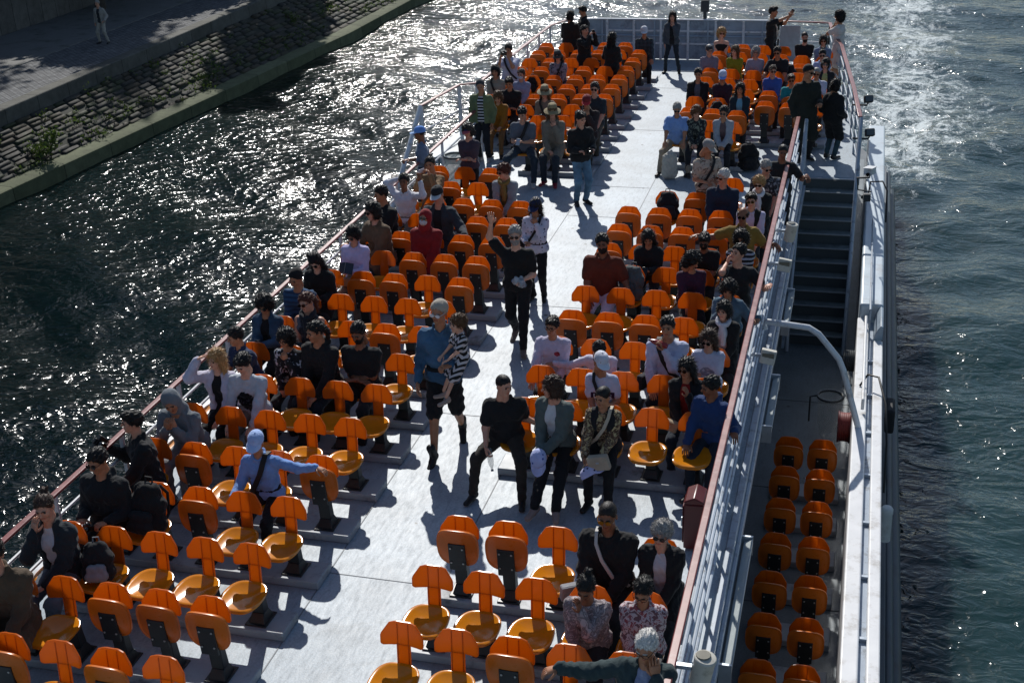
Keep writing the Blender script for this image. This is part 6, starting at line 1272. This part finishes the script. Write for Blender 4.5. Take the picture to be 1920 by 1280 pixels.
dict(id='yt', x=-0.751, y=27.781, lean=4, nod=6, look=0, fem=1, top=('cardi', 'plain', ('#1b1d22',)), inner=('plain', ('#9aa06a',)), hair=('bob', 'black'), gl='dark', l='fold', r='fold', skin='light', sc=0.88, label='Woman in sunglasses with dark cardigan over a pale yellow tee', bot=('trousers', 'plain', ('#1c1f24',)), shoes=(False, '#1a1a1c', '#8a8a88')),
dict(id='wp', x=-0.897, y=26.947, lean=6, nod=8, look=0, top=('polo', 'plain', ('#bcc0d4',)), hair=('crop', 'grey'), gl='dark', l='cross', r='fold', skin='tan', w=1.12, sc=0.88, label='Grey haired man in white polo and sunglasses with crossed forearms', bot=('trousers', 'plain', ('#1c1f24',)), shoes=(False, '#1a1a1c', '#8a8a88')),
dict(id='bteal', x=-1.373, y=26.505, lean=4, nod=8, look=6, sc=0.82, top=('tee', 'plain', ('#0f7f86',)), hair=('quiff', 'brown'), gl='dark', l='lap', r='lap', skin='tan', label='Boy in teal tee and sunglasses half hidden by the man in olive coat', bot=('trousers', 'plain', ('#1c1f24',)), shoes=(False, '#1a1a1c', '#8a8a88')),
dict(id='olive', x=-0.994, y=24.75, st='stand', yaw=30, nod=8, look=22, top=('coat', 'plain', ('#161a14',)), coatlen=1.0, hair=('short', 'black'), hat=('beanie', '#101113'), gl='dark', l='hang', r='hold', bot=('trousers', 'plain', ('#0e0f12',)), skin='tan', w=1.1, sc=1.069, label='Man in dark olive coat standing at the head of the stairs', shoes=(False, '#1a1a1c', '#8a8a88'), lean=2),
dict(id='backwoman', x=-0.48, y=24.91, st='stand', yaw=150, nod=10, look=0, fem=1, top=('coat', 'plain', ('#0b0b0d',)), coatlen=1.0, hair=('bob', 'black'), l='hip', r='hip', bot=('trousers', 'denim', ('#274049',)), skin='tan', w=1.08, sc=0.887, label='Woman in long black cardigan and jeans standing with her back turned', shoes=(False, '#1a1a1c', '#8a8a88'), lean=2),
dict(id='photoman', x=-2.179, y=31.6, st='stand', yaw=70, nod=0, look=10, top=('tee', 'plain', ('#0d0e11',)), hair=('quiff', 'black'), l=('h', (-0.02, 0.42, -0.06), (0, 0.2, 1), 'grip'), r=('h', (0.02, 0.4, -0.1), (0, 0.2, 1), 'grip'), bot=('trousers', 'plain', ('#0e0f13',)), skin='tan', strap=(-1, '#b9b4a8'), sc=0.957, label='Man in black tee with a pale shoulder bag holding up a phone', shoes=(False, '#1a1a1c', '#8a8a88'), lean=2),
dict(id='whitedress', x=-0.566, y=31.2, st='stand', yaw=-110, nod=2, look=0, fem=1, top=('dress', 'plain', ('#c3bdb8',)), hair=('curly', 'black'), l='cheek', r='cheek', bot=('skirt', 'plain', ('#c3bdb8',)), skin='tan', sc=0.952, label='Curly haired woman in white dress standing at the stern corner', shoes=(False, '#1a1a1c', '#8a8a88'), lean=2),
dict(id='sternwoman', x=-4.564, y=31.774, st='stand', fem=1, legs='wide', nod=4, look=0, top=('jacket', 'plain', ('#3d444c',)), inner=('plain', ('#111317',)), hair=('long', 'dark'), l='hang', r='chin', bot=('trousers', 'plain', ('#16222c',)), shoes=(True, '#0e0f11', '#1a1a1a'), legw=0.85, skin='light', sc=0.86, label='Woman in grey jacket and skinny jeans standing alone in the aisle at the stern', lean=2),
dict(id='whitestrap', x=-7.45, y=27.1, st='stand', nod=6, look=-10, top=('polo', 'plain', ('#a9aec4',)), hair=('short', 'black'), l='cam', r='cam', bot=('trousers', 'plain', ('#14171c',)), skin='tan', strap=(-1, '#0e0f13'), w=1.08, sc=0.946, label='Man in white tee with a black cross strap holding a camera to his face', shoes=(False, '#1a1a1c', '#8a8a88'), lean=2),
dict(id='blouse', x=-7.5, y=26.172, lean=4, nod=6, look=0, fem=1, top=('shirt', 'plain', ('#8d877a',)), hair=('bob', 'black'), l='fold', r='fold', skin='tan', strap=(-1, '#1b1712'), sc=0.97, label='Woman in cream blouse with dark bag strap before the man in white tee', bot=('trousers', 'plain', ('#1c1f24',)), shoes=(False, '#1a1a1c', '#8a8a88')),
dict(id='darkx', x=-6.972, y=25.373, lean=8, nod=22, look=0, top=('jacket', 'plain', ('#0c0e12',)), hair=('quiff', 'black'), l='cross', r='cross', bot=('trousers', 'plain', ('#0e1014',)), skin='tan', w=1.08, sc=0.932, label='Man in dark jacket with folded arms bowing his head', shoes=(False, '#1a1a1c', '#8a8a88')),
dict(id='mask', x=-6.958, y=26.231, lean=4, nod=6, look=-6, fem=1, top=('shirt', 'plain', ('#848ca6',)), mask='#b9c4d2', hair=('pony', 'brown'), l='fold', r='fold', skin='light', sc=0.884, label='Woman in pale blue shirt wearing a white face mask', bot=('trousers', 'plain', ('#1c1f24',)), shoes=(False, '#1a1a1c', '#8a8a88')),
dict(id='gt', x=-6.06, y=22.906, lean=10, nod=30, look=0, legs='wide', top=('tee', 'plain', ('#565c66',)), hair=('quiff', 'black'), l='phone', r='phone', bot=('trousers', 'denim', ('#26333f',)), shoes=(False, '#a7a7a5', '#c5c5c5'), skin='light', strap=(1, '#101114'), strapw=0.03, w=1.08, sc=0.992, label='Man in grey tee and jeans looking at a phone on the front stern row'),
dict(id='straw', x=-6.054, y=24.619, lean=6, nod=10, look=0, fem=1, top=('long', 'plain', ('#7c6c5c',)), hat=('sun', '#8d8064'), hair=('long', 'lightbrown'), l='phone', r='phone', bot=('trousers', 'plain', ('#6a5d50',)), skin='light', strap=(-1, '#1b1714'), sc=0.947, label='Woman in straw sun hat and beige top holding a phone', shoes=(False, '#1a1a1c', '#8a8a88')),
dict(id='trench', x=-5.504, y=22.968, lean=6, nod=8, look=14, fem=1, top=('coat', 'plain', ('#736b5e',)), hat=('sun', '#8a7c5c'), hair=('long', 'lightbrown'), l='fold', r='chin', bot=('trousers', 'plain', ('#1d2731',)), shoes=(False, '#7c1028', '#c0b8b8'), skin='light', sc=1.019, label='Woman in beige trench coat and straw hat with red sneakers'),
dict(id='camjeans', x=-4.695, y=21.558, st='stand', yaw=34, nod=14, look=14, top=('jacket', 'plain', ('#0c0d10',)), hair=('quiff', 'black'), l='hold', r='hold', bot=('trousers', 'denim', ('#54758c',)), shoes=(False, '#0d0d0f', '#26262a'), skin='light', sc=0.97, label='Man in black jacket and blue jeans standing in the aisle with a camera', lean=2),
dict(id='redcap', x=-5.04, y=23.867, lean=8, nod=14, look=4, top=('jacket', 'plain', ('#2a1e1e',)), hat=('cap', '#6e1c22', '#b02830'), hair=('short', 'dark'), gl='dark', l='chin', r='chin', bot=('trousers', 'plain', ('#15171b',)), skin='tan', sc=0.989, label='Person in red cap and dark jacket with hands together at the chin', shoes=(False, '#1a1a1c', '#8a8a88')),
dict(id='navypolo', x=-5.078, y=24.724, lean=0, nod=4, look=6, top=('polo', 'plain', ('#20262e',)), hair=('short', 'dark'), gl='dark', l='lap', r='lap', bot=('trousers', 'plain', ('#3d382f',)), shoes=(False, '#101012', '#2c2c2c'), skin='light', sc=0.998, label='Man in navy polo and sunglasses on the aisle of the stern block'),
dict(id='poncho', x=-6.557, y=27.985, lean=6, nod=10, look=4, fem=1, top=('coat', 'print', ('#857e88', '#77717c', '#2c2a33')), hat=('bucket', '#33393a'), hair=('long', 'dark'), l='fold', r='fold', skin='light', strap=(1, '#17181c'), sc=0.903, label='Woman in pale patterned shawl and dark bucket hat among the empty seats', bot=('trousers', 'plain', ('#1c1f24',)), shoes=(False, '#1a1a1c', '#8a8a88')),
dict(id='wcap', x=-5.088, y=30.709, yaw=10, lean=8, nod=10, look=0, top=('shirt', 'check', ('#1d2328', '#30383e')), hat=('cap', '#b9bbc4', '#c2c4cc'), hair=('short', 'black'), l='lap', r='knee', bot=('trousers', 'plain', ('#121418',)), skin='tan', sc=0.932, label='Man in white cap and dark checked shirt sitting by the aisle near the stern', shoes=(False, '#1a1a1c', '#8a8a88')),
dict(id='greenstripe', x=-7.169, y=23.9, st='stand', nod=8, look=4, top=('jacket', 'plain', ('#5f6b4a',)), inner=('stripe', ('#10141c', '#b4b6ba')), hair=('short', 'grey'), hat=('beanie', '#33363a'), l='hang', r='hang', bot=('trousers', 'plain', ('#10151c',)), shoes=(False, '#a8a8a8', '#c8c8c8'), skin='tan', sc=0.935, label='Man in pale green jacket over a striped tee standing at the river side stairs', lean=2),
dict(id='yellowkid', x=-6.996, y=24.517, sc=0.8, hs=1.1, nod=20, look=0, top=('jacket', 'plain', ('#8a5a10',)), hair=('bob', 'lightbrown'), bot=('trousers', 'plain', ('#7a5a34',)), skin='light', label='Child in amber yellow jacket beside the man in striped tee', shoes=(False, '#1a1a1c', '#8a8a88')),
dict(id='brownst', x=-7.006, y=31.2, st='stand', yaw=165, nod=10, top=('coat', 'plain', ('#17100d',)), hair=('bob', 'black'), l='hold', r='hold', skin='tan', w=1.1, sc=0.91, label='Person in dark brown coat standing at the river side stern rail facing away', bot=('trousers', 'plain', ('#1c1f24',)), shoes=(False, '#1a1a1c', '#8a8a88'), lean=2),
dict(id='tallblack', x=-6.816, y=32.0, st='stand', yaw=-60, nod=14, top=('jacket', 'plain', ('#0c0d10',)), hair=('quiff', 'black'), l='hold', r='hold', skin='tan', w=1.08, sc=0.899, label='Tall man in black leaning on the stern rail looking at the river', bot=('trousers', 'plain', ('#1c1f24',)), shoes=(False, '#1a1a1c', '#8a8a88'), lean=2),
dict(id='photow', x=-6.323, y=29.6, st='stand', yaw=55, nod=2, fem=1, top=('coat', 'plain', ('#0c0c0f',)), hair=('pony', 'black'), l='cam', r='cam', skin='light', sc=0.904, label='Woman in black with a phone raised standing between the stern seats', bot=('trousers', 'plain', ('#1c1f24',)), shoes=(False, '#1a1a1c', '#8a8a88'), lean=2),
dict(id='blackw', x=-5.498, y=28.7, st='stand', yaw=160, nod=4, fem=1, top=('coat', 'plain', ('#0b0c0e',)), hair=('long', 'black'), l='phone', r=('s', (0.16, 0.34, -0.18), (0.1, 0.7, 0.4), 'grip'), skin='tan', sc=0.912, label='Woman with long black hair and black coat seen from behind holding a phone', bot=('trousers', 'plain', ('#1c1f24',)), shoes=(False, '#1a1a1c', '#8a8a88'), lean=2),
dict(id='oldman', x=-1.286, y=7.856, lean=4, roll=3, nod=14, look=-12, top=('jacket', 'plain', ('#28383a',)), inner=('check', ('#7f88a6', '#8d96b2')), hair=('short', 'white'), gl='clear', l=('s', (0.51, 0.1, -0.02), (0.8, 0.2, -0.5), 'relax'), r='cheek', skin='tan', strap=(1, '#15161a'), w=1.05, sc=0.969, label='Grey haired old man in green jacket with one arm stretched along the seats', bot=('trousers', 'plain', ('#1c1f24',)), shoes=(False, '#1a1a1c', '#8a8a88')),
dict(id='aviator', x=-1.866, y=9.511, lean=4, nod=6, look=-4, top=('jacket', 'plain', ('#0c0d0f',)), hair=('crop', 'dark'), gl='gold', l='lap', r='fold', skin='brown', strap=(-1, '#b4b2ae'), strapw=0.014, w=1.15, sc=1.019, label='Man in black jacket and gold sunglasses with a white striped shoulder', bot=('trousers', 'plain', ('#1c1f24',)), shoes=(False, '#1a1a1c', '#8a8a88')),
dict(id='blond1', x=-1.391, y=9.511, lean=6, nod=0, look=-4, fem=1, top=('coat', 'plain', ('#101114',)), inner=('plain', ('#b5b4ba',)), hair=('shortcurly', 'grey'), gl='dark', l='fold', r='fold', skin='light', w=1.08, sc=0.88, label='Older woman with windblown grey blond hair and sunglasses smiling', bot=('trousers', 'plain', ('#1c1f24',)), shoes=(False, '#1a1a1c', '#8a8a88')),
dict(id='knit', x=-1.875, y=8.683, lean=12, nod=26, look=-4, fem=1, top=('long', 'floral', ('#8f8587', '#6d6466', '#a89d9d')), hair=('bun', 'black'), l='fold', r=('h', (-0.02, 0.14, -0.17), (-0.1, 0, 1), 'relax'), skin='brown', w=1.12, sc=0.88, label='Woman in speckled knit cardigan covering her face with one hand', bot=('trousers', 'plain', ('#1c1f24',)), shoes=(False, '#1a1a1c', '#8a8a88')),
dict(id='flw', x=-1.412, y=8.683, lean=8, nod=22, look=-4, fem=1, top=('shirt', 'floral', ('#8a4a50', '#b9adb0', '#6d5056')), hair=('pony', 'black'), gl='clear', l='fold', r='fold', skin='tan', w=1.05, sc=0.88, label='Woman in pink and white floral blouse and glasses looking down', bot=('trousers', 'plain', ('#1c1f24',)), shoes=(False, '#1a1a1c', '#8a8a88')),
dict(id='quayman', x=-26.991, y=42.118, st='stand', z=-1.8, nod=4, look=0, legs='wide', top=('jacket', 'plain', ('#8d8a84',)), inner=('plain', ('#2b2f33',)), hair=('short', 'grey'), l='hang', r='hip', bot=('trousers', 'plain', ('#9a968c',)), shoes=(False, '#15151a', '#26262a'), skin='light', group='people on the quay', sc=0.9, label='Person in pale loose clothes standing alone on the cobbled quay', lean=2),
dict(id='toddler', x=-4.092, y=12.385, z=0.757, sc=0.56, hs=1.18, yaw=-50, lean=2, nod=0, look=10, top=('tee', 'chevron', ('#0f1012', '#b4b2b6')), hair=('shortcurly', 'lightbrown'), l='lap', r='lap', bot=('skirt', 'chevron', ('#0f1012', '#b4b2b6')), skin='fair', shoes=(False, '#a08c80', '#b8a89c'), label='Toddler in black and white zigzag dress carried by the man in blue denim shirt')
]
# ------------------------------------------------------------------ build the passengers
PBY = {}
for d in PEOPLE: PBY[d['id']] = person(d)

# ------------------------------------------------------------------ things people hold, wear on the arm or left on seats
def place(o, M): o.matrix_world = M; return o
def at_grip(pid, s, roll=0.0):
    g = GR[pid]; p, hv, zz = g['g'][s]; x = np.cross(hv, zz); x /= np.linalg.norm(x)
    B = Matrix((np.stack([x, zz, hv], 1)).tolist()).to_4x4()
    return g['M'] @ Matrix.Translation(p.tolist()) @ B
def between(pid, dz=0.0, df=0.0):
    g = GR[pid]; p = (g['g'][-1][0]+g['g'][1][0])/2+g['fw']*df+np.array([0,0,dz]); return g['M'] @ Matrix.Translation(p.tolist())
def thing_at(name, M, label, cat, group=None):
    o = empty(name); o.matrix_world = M; return tag(o, label, cat, group)
def phone(M, label, col='#0c0d10', tilt=-50):
    t = thing_at('phone', M @ Matrix.Rotation(R(tilt), 4, 'X'), label, 'phone', 'phones in hands')
    m = MB(); m.box(-.038, .038, -.005, .005, -.075, .075); m.build('case', plain(col, .3), t, bevel=.004)
    m = MB(); m.box(-.034, .034, .0055, .0065, -.069, .069); m.build('screen', plain('#20262c', .08), t)
def camera_(M, label, big=1.0):
    t = thing_at('camera', M, label, 'camera', 'cameras in hands')
    m = MB(); m.box(-.065*big, .065*big, -.025*big, .03*big, -.042*big, .042*big); m.box(-.025*big, .025*big, -.02*big, .02*big, .043*big, .06*big); m.build('body', plain('#0b0b0c', .4), t, bevel=.006)
    m = MB(); m.lathe([(.034*big, .0), (.036*big, .05*big), (.032*big, .065*big), (.02*big, .062*big)], 16); o = m.build('lens', plain('#08080a', .2), t); o.rotation_euler = (R(90), 0, 0); o.location = (0, -.024*big, 0)
def bottle(M, label, col, cap, full=.35):
    t = thing_at('bottle', M, label, 'bottle', 'bottles in hands')
    m = MB(); m.lathe([(.030,-.12),(.033,-.11),(.033,.02),(.026,.06),(.013,.09),(.013,.105)], 16); m.build('bottle_body', film('clear_bottle', .35, hexc(col)) if full < 1 else plain(col, .25), t)
    m = MB(); m.lathe([(.015,.106),(.015,.125),(.010,.128)], 12); m.build('cap', plain(cap, .4), t)
def held_cap(M, label, col):
    t = thing_at('baseball_cap', M, label, 'cap', 'caps in hands'); cap_mesh(None, [0, 0], Matrix.Identity(4)).build('crown', [cloth('dots', col), cloth('plain', col[:1])], t, auto=50)
def backpack(M, label, col, col2, s=1.0, cat='backpack'):
    t = thing_at('backpack', M, label, cat, 'bags left on seats and floor'); c = cloth('plain', (col,))
    V, Q = blob([(A3(-.09,0,.10)*s, A3(.09,0,.10)*s, .10*s, .10*s), (A3(-.085,.02,.26)*s, A3(.085,.02,.26)*s, .095*s, .095*s), (A3(-.05,.03,.38)*s, A3(.05,.03,.38)*s, .07*s, .07*s)], .014, k=.05, wr=.006, seed=M.translation.x*5)
    np_mesh('main_pocket', [(V, Q, 0)], [c], t)
    V, Q = blob([(A3(-.07,-.10,.09)*s, A3(.07,-.10,.09)*s, .06*s, .06*s), (A3(-.06,-.09,.18)*s, A3(.06,-.09,.18)*s, .05*s, .05*s)], .014, k=.03, wr=.004)
    np_mesh('front_pocket', [(V, Q, 0)], [cloth('plain', (col2,))], t)
    m = MB()
    for sx in (-1, 1): m.tube([(sx*.06*s, .12*s, .40*s), (sx*.08*s, .20*s, .30*s), (sx*.09*s, .19*s, .12*s), (sx*.09*s, .10*s, .04*s)], .014*s, 6)
    m.build('strap', plain(col2, .7), t); m = MB(); m.tube([(-.035*s,.06*s,.44*s),(-.03*s,.06*s,.49*s),(.03*s,.06*s,.49*s),(.035*s,.06*s,.44*s)], .009*s, 6); m.build('handle', plain(col2, .7), t)
def handbag(M, label, col, w=.22, hgt=.16, dpt=.08, strap=True):
    t = thing_at('handbag', M, label, 'bag', 'handbags and pouches')
    m = MB(); m.prism([(-w/2,0),(w/2,0),(w/2*.92,hgt),(-w/2*.92,hgt)], -dpt/2, dpt/2, 'y'); m.build('pouch', cloth('plain', (col,)), t, bevel=.018, seg=3)
    m = MB(); m.prism([(-w/2*.93,hgt*.55),(w/2*.93,hgt*.55),(w/2*.93,hgt*1.01),(-w/2*.93,hgt*1.01)], -dpt/2-.010, -dpt/2+.004, 'y'); m.build('flap', cloth('plain', (col,)), t, bevel=.006)
    m = MB(); m.box(-.015, .015, -dpt/2-.017, -dpt/2-.0105, hgt*.58, hgt*.68); m.build('clasp', M_STEEL, t)
def Tr(x, y, z, rz=0, rx_=0): return Matrix.Translation((x, y, z)) @ Matrix.Rotation(R(rz), 4, 'Z') @ Matrix.Rotation(R(rx_), 4, 'X')
phone(between('curly', .02, .03), 'Dark phone held by the woman in denim jacket with long curly hair')
phone(between('auburn', .02, .03), 'Dark phone held by the woman with auburn hair and scarf')
phone(at_grip('tanphone', -1) @ Matrix.Translation((.06, 0, .02)) @ Matrix.Rotation(R(90), 4, 'Y'), 'White phone held sideways by the woman in tan top', '#c8c8d2', 0)
phone(between('phone', .02, .03), 'Black phone held by the long haired woman in black jacket')
phone(between('gt', .02, .03), 'White phone held by the man in grey tee', '#a9adb4')
phone(between('straw', .02, .03), 'Dark phone held by the woman in straw sun hat')
phone(at_grip('photow', 1), 'Black phone raised by the woman in black at the stern', '#0c0d10', 0)
phone(at_grip('photoman', -1), 'Black phone raised by the man with a pale shoulder bag', '#0c0d10', 0)
phone(at_grip('blackw', 1), 'Dark phone held by the woman with long black hair', '#15161a', 0)
camera_(between('blackhoodie', .01, .03), 'Small grey camera held by the man in black hoodie', .75)
camera_(at_grip('camera', -1) @ Matrix.Translation((0, 0, .06)), 'Big black camera held out by the man facing the river', 1.25)
camera_(between('whitestrap', .02, .02), 'Black camera raised by the man in white tee with cross strap')
camera_(between('camjeans', .02, .03), 'Black camera held by the man in blue jeans', 1.1)
def book(M, label):
    t = thing_at('open_book', M, label, 'book')
    for s in (-1, 1):
        m = MB(); m.box(0, s*.11, -.006, .006, -.08, .08) if s > 0 else m.box(-.11, 0, -.006, .006, -.08, .08)
        o = m.build('page_block', plain('#cfcac0', .8), t); o.rotation_euler = (0, 0, R(s*-28)); 
        m = MB(); m.box(.0, .114, .0065, .010, -.083, .083) if s > 0 else m.box(-.114, 0, .0065, .010, -.083, .083)
        o = m.build('cover', plain('#2c3442', .6), t); o.rotation_euler = (0, 0, R(s*-28))
book(between('book', .10, .05) @ Matrix.Rotation(R(180), 4, 'Z') @ Matrix.Rotation(R(40), 4, 'X'), 'Open paperback held by the woman in lilac shirt')
bottle(at_grip('polo', -1) @ Matrix.Rotation(R(180), 4, 'X') @ Matrix.Rotation(R(180), 4, 'X') @ Matrix.Translation((0, 0, .06)), 'Clear empty bottle held upside down by the man in black polo', '#8fa0a0', '#1a3a5a')
bottle(between('wave', .0, .0) if False else at_grip('wave', 1) @ Matrix.Rotation(R(90), 4, 'Y'), 'Small clear water bottle held by the waving man', '#8aa0b0', '#3a78b8')
bottle(at_grip('drink', 1) @ Matrix.Rotation(R(60), 4, 'X') @ Matrix.Translation((0,0,.02)), 'Red topped bottle at the mouth of the man in pale shirt', '#8a2c2c', '#b8b0b0', 1.0)
g = at_grip('wave', 1); V, Q = blob([(A3(-.05,.01,-.02), A3(.05,.02,0), .04, .05), (A3(-.02,-.02,-.05), A3(.05,.03,-.08), .045, .03)], .012, k=.02, wr=.012, seed=2)
o = np_mesh('cloth', [(V, Q, 0)], [cloth('check', ('#7d8286', '#a9acae'))]); o.matrix_world = g; tag(o, 'Crumpled grey checked cloth in the hand of the waving man', 'cloth')
held_cap(between('greygreen', .0, .05) @ Matrix.Rotation(R(60), 4, 'X'), 'White and blue cap on the lap of the woman in grey green jacket', ('#aab4dc', '#3a4f9c'))
held_cap(at_grip('floral', -1) @ Matrix.Rotation(R(180), 4, 'Z') @ Matrix.Rotation(R(150), 4, 'X') @ Matrix.Translation((0, .0, -.15)), 'White spotted cap hanging from the hand of the woman in floral blouse', ('#b4b8dc', '#2a3050'))
handbag(GR['floral']['M'] @ Matrix.Translation((.03, -.40, .50)) @ Matrix.Rotation(R(-12), 4, 'Y'), 'Cream bag hanging on the strap of the woman in floral blouse', '#a79c88', .24, .17)
handbag(GR['redtop']['M'] @ Matrix.Translation((-.16, -.36, .58)) @ Matrix.Rotation(R(20), 4, 'Y'), 'Pale tan pouch on the lap of the woman in red top', '#9a8a72', .20, .12)
handbag(GR['photoman']['M'] @ Matrix.Translation((.20, -.05, .86)), 'Pale round bag on the hip of the man holding up a phone', '#b4b0a8', .22, .20)
handbag(GR['aviator']['M'] @ Matrix.Translation((-.30, -.22, .52)) @ Matrix.Rotation(R(30), 4, 'Z'), 'Silver grey bag beside the man in gold sunglasses', '#8f9296', .22, .15)
handbag(GR['book']['M'] @ Matrix.Translation((.0, -.32, .58)), 'Beige and dark bag on the lap of the woman reading', '#8b8576', .24, .13)
handbag(GR['drink']['M'] @ Matrix.Translation((-.26, -.10, .52)) @ Matrix.Rotation(R(60), 4, 'Z'), 'Dark striped bag next to the man drinking', '#1b202a', .22, .18)
backpack(Tr(-6.53, 8.62, .54, 20, -12), 'Black and white backpack on the seat beside the woman in dark jacket', '#15171a', '#7d8288', .85)
backpack(Tr(-6.50, 9.47, .54, -5, -8), 'Black backpack filling the seat beside the man in black hoodie', '#0b0c0e', '#141619', 1.15)
backpack(Tr(-2.86, 16.08, .54, -15, -14), 'Grey backpack with buckles beside the man in rust polo', '#4a5152', '#3a3f42', 1.05)
backpack(Tr(-2.82, 19.40, .54, 10, -16), 'Navy black backpack slumped on the empty aisle seat', '#0e1016', '#15171e', 1.0)
backpack(Tr(-2.75, 25.45, .54, 0, -10), 'Black and white bag on the seat in front of the woman in plum jacket', '#0e0f12', '#8d8f94', .85)
backpack(Tr(-1.95, 23.95, .0, 20, -6), 'Black backpack standing on the deck near the red rail of the stairs', '#0b0c0e', '#101114', 1.15)
backpack(Tr(-1.55, 28.75, .54, 0, -8), 'Grey and black bag on the seat beside the man in dark polo', '#1a1b1f', '#8d8d90', .9)
backpack(Tr(-7.03, 27.35, .54, 0, -6), 'Black bag on the seat behind the woman in face mask', '#0c0d10', '#121316', .8)
V, Q = blob([(A3(-.05,0,.10), A3(-.05,.01,.40), .105, .085), (A3(.05,0,.10), A3(.05,.01,.42), .105, .085), (A3(0,0,.4), A3(.02,.02,.52), .05, .03)], .014, k=.06, wr=.008, seed=1)
o = np_mesh('white_bag', [(V, Q, 0)], [cloth('plain', ('#a9a69c',))]); w0 = GR['lblue']['M'].translation; o.matrix_world = Tr(w0.x-.05, w0.y-.62, .01, 10, 4); tag(o, 'Tall off white cloth bag standing between the feet of the man in light blue shirt', 'bag')
V, Q = blob([(A3(-.10,0,.03), A3(.10,0,.03), .06, .07), (A3(-.10,.10,.16), A3(.08,.10,.15), .05, .05), (A3(-.12,-.12,-.06), A3(.06,-.14,-.10), .04, .05)], .014, k=.05, wr=.010, seed=4)
o = np_mesh('coat', [(V, Q, 0)], [cloth('plain', ('#6b6860',))]); w0 = GR['yg']['M'].translation; o.matrix_world = Tr(w0.x-.10, w0.y-.22, .62); tag(o, 'Folded beige coat on the lap of the woman in yellow green sweater', 'coat')
V, Q = blob([(A3(-.10,0,.10), A3(.10,0,.10), .12, .12), (A3(-.06,0,.28), A3(.08,0,.30), .08, .07)], .02, k=.06, wr=.012, seed=6)
o = np_mesh('plastic_bag', [(V, Q, 0)], [plain('#7f9fc4', .4)]); o.matrix_world = Tr(-31.6, 39.2, QZ+.03); tag(o, 'Pale blue bag lying by the wall at the back of the quay', 'bag')
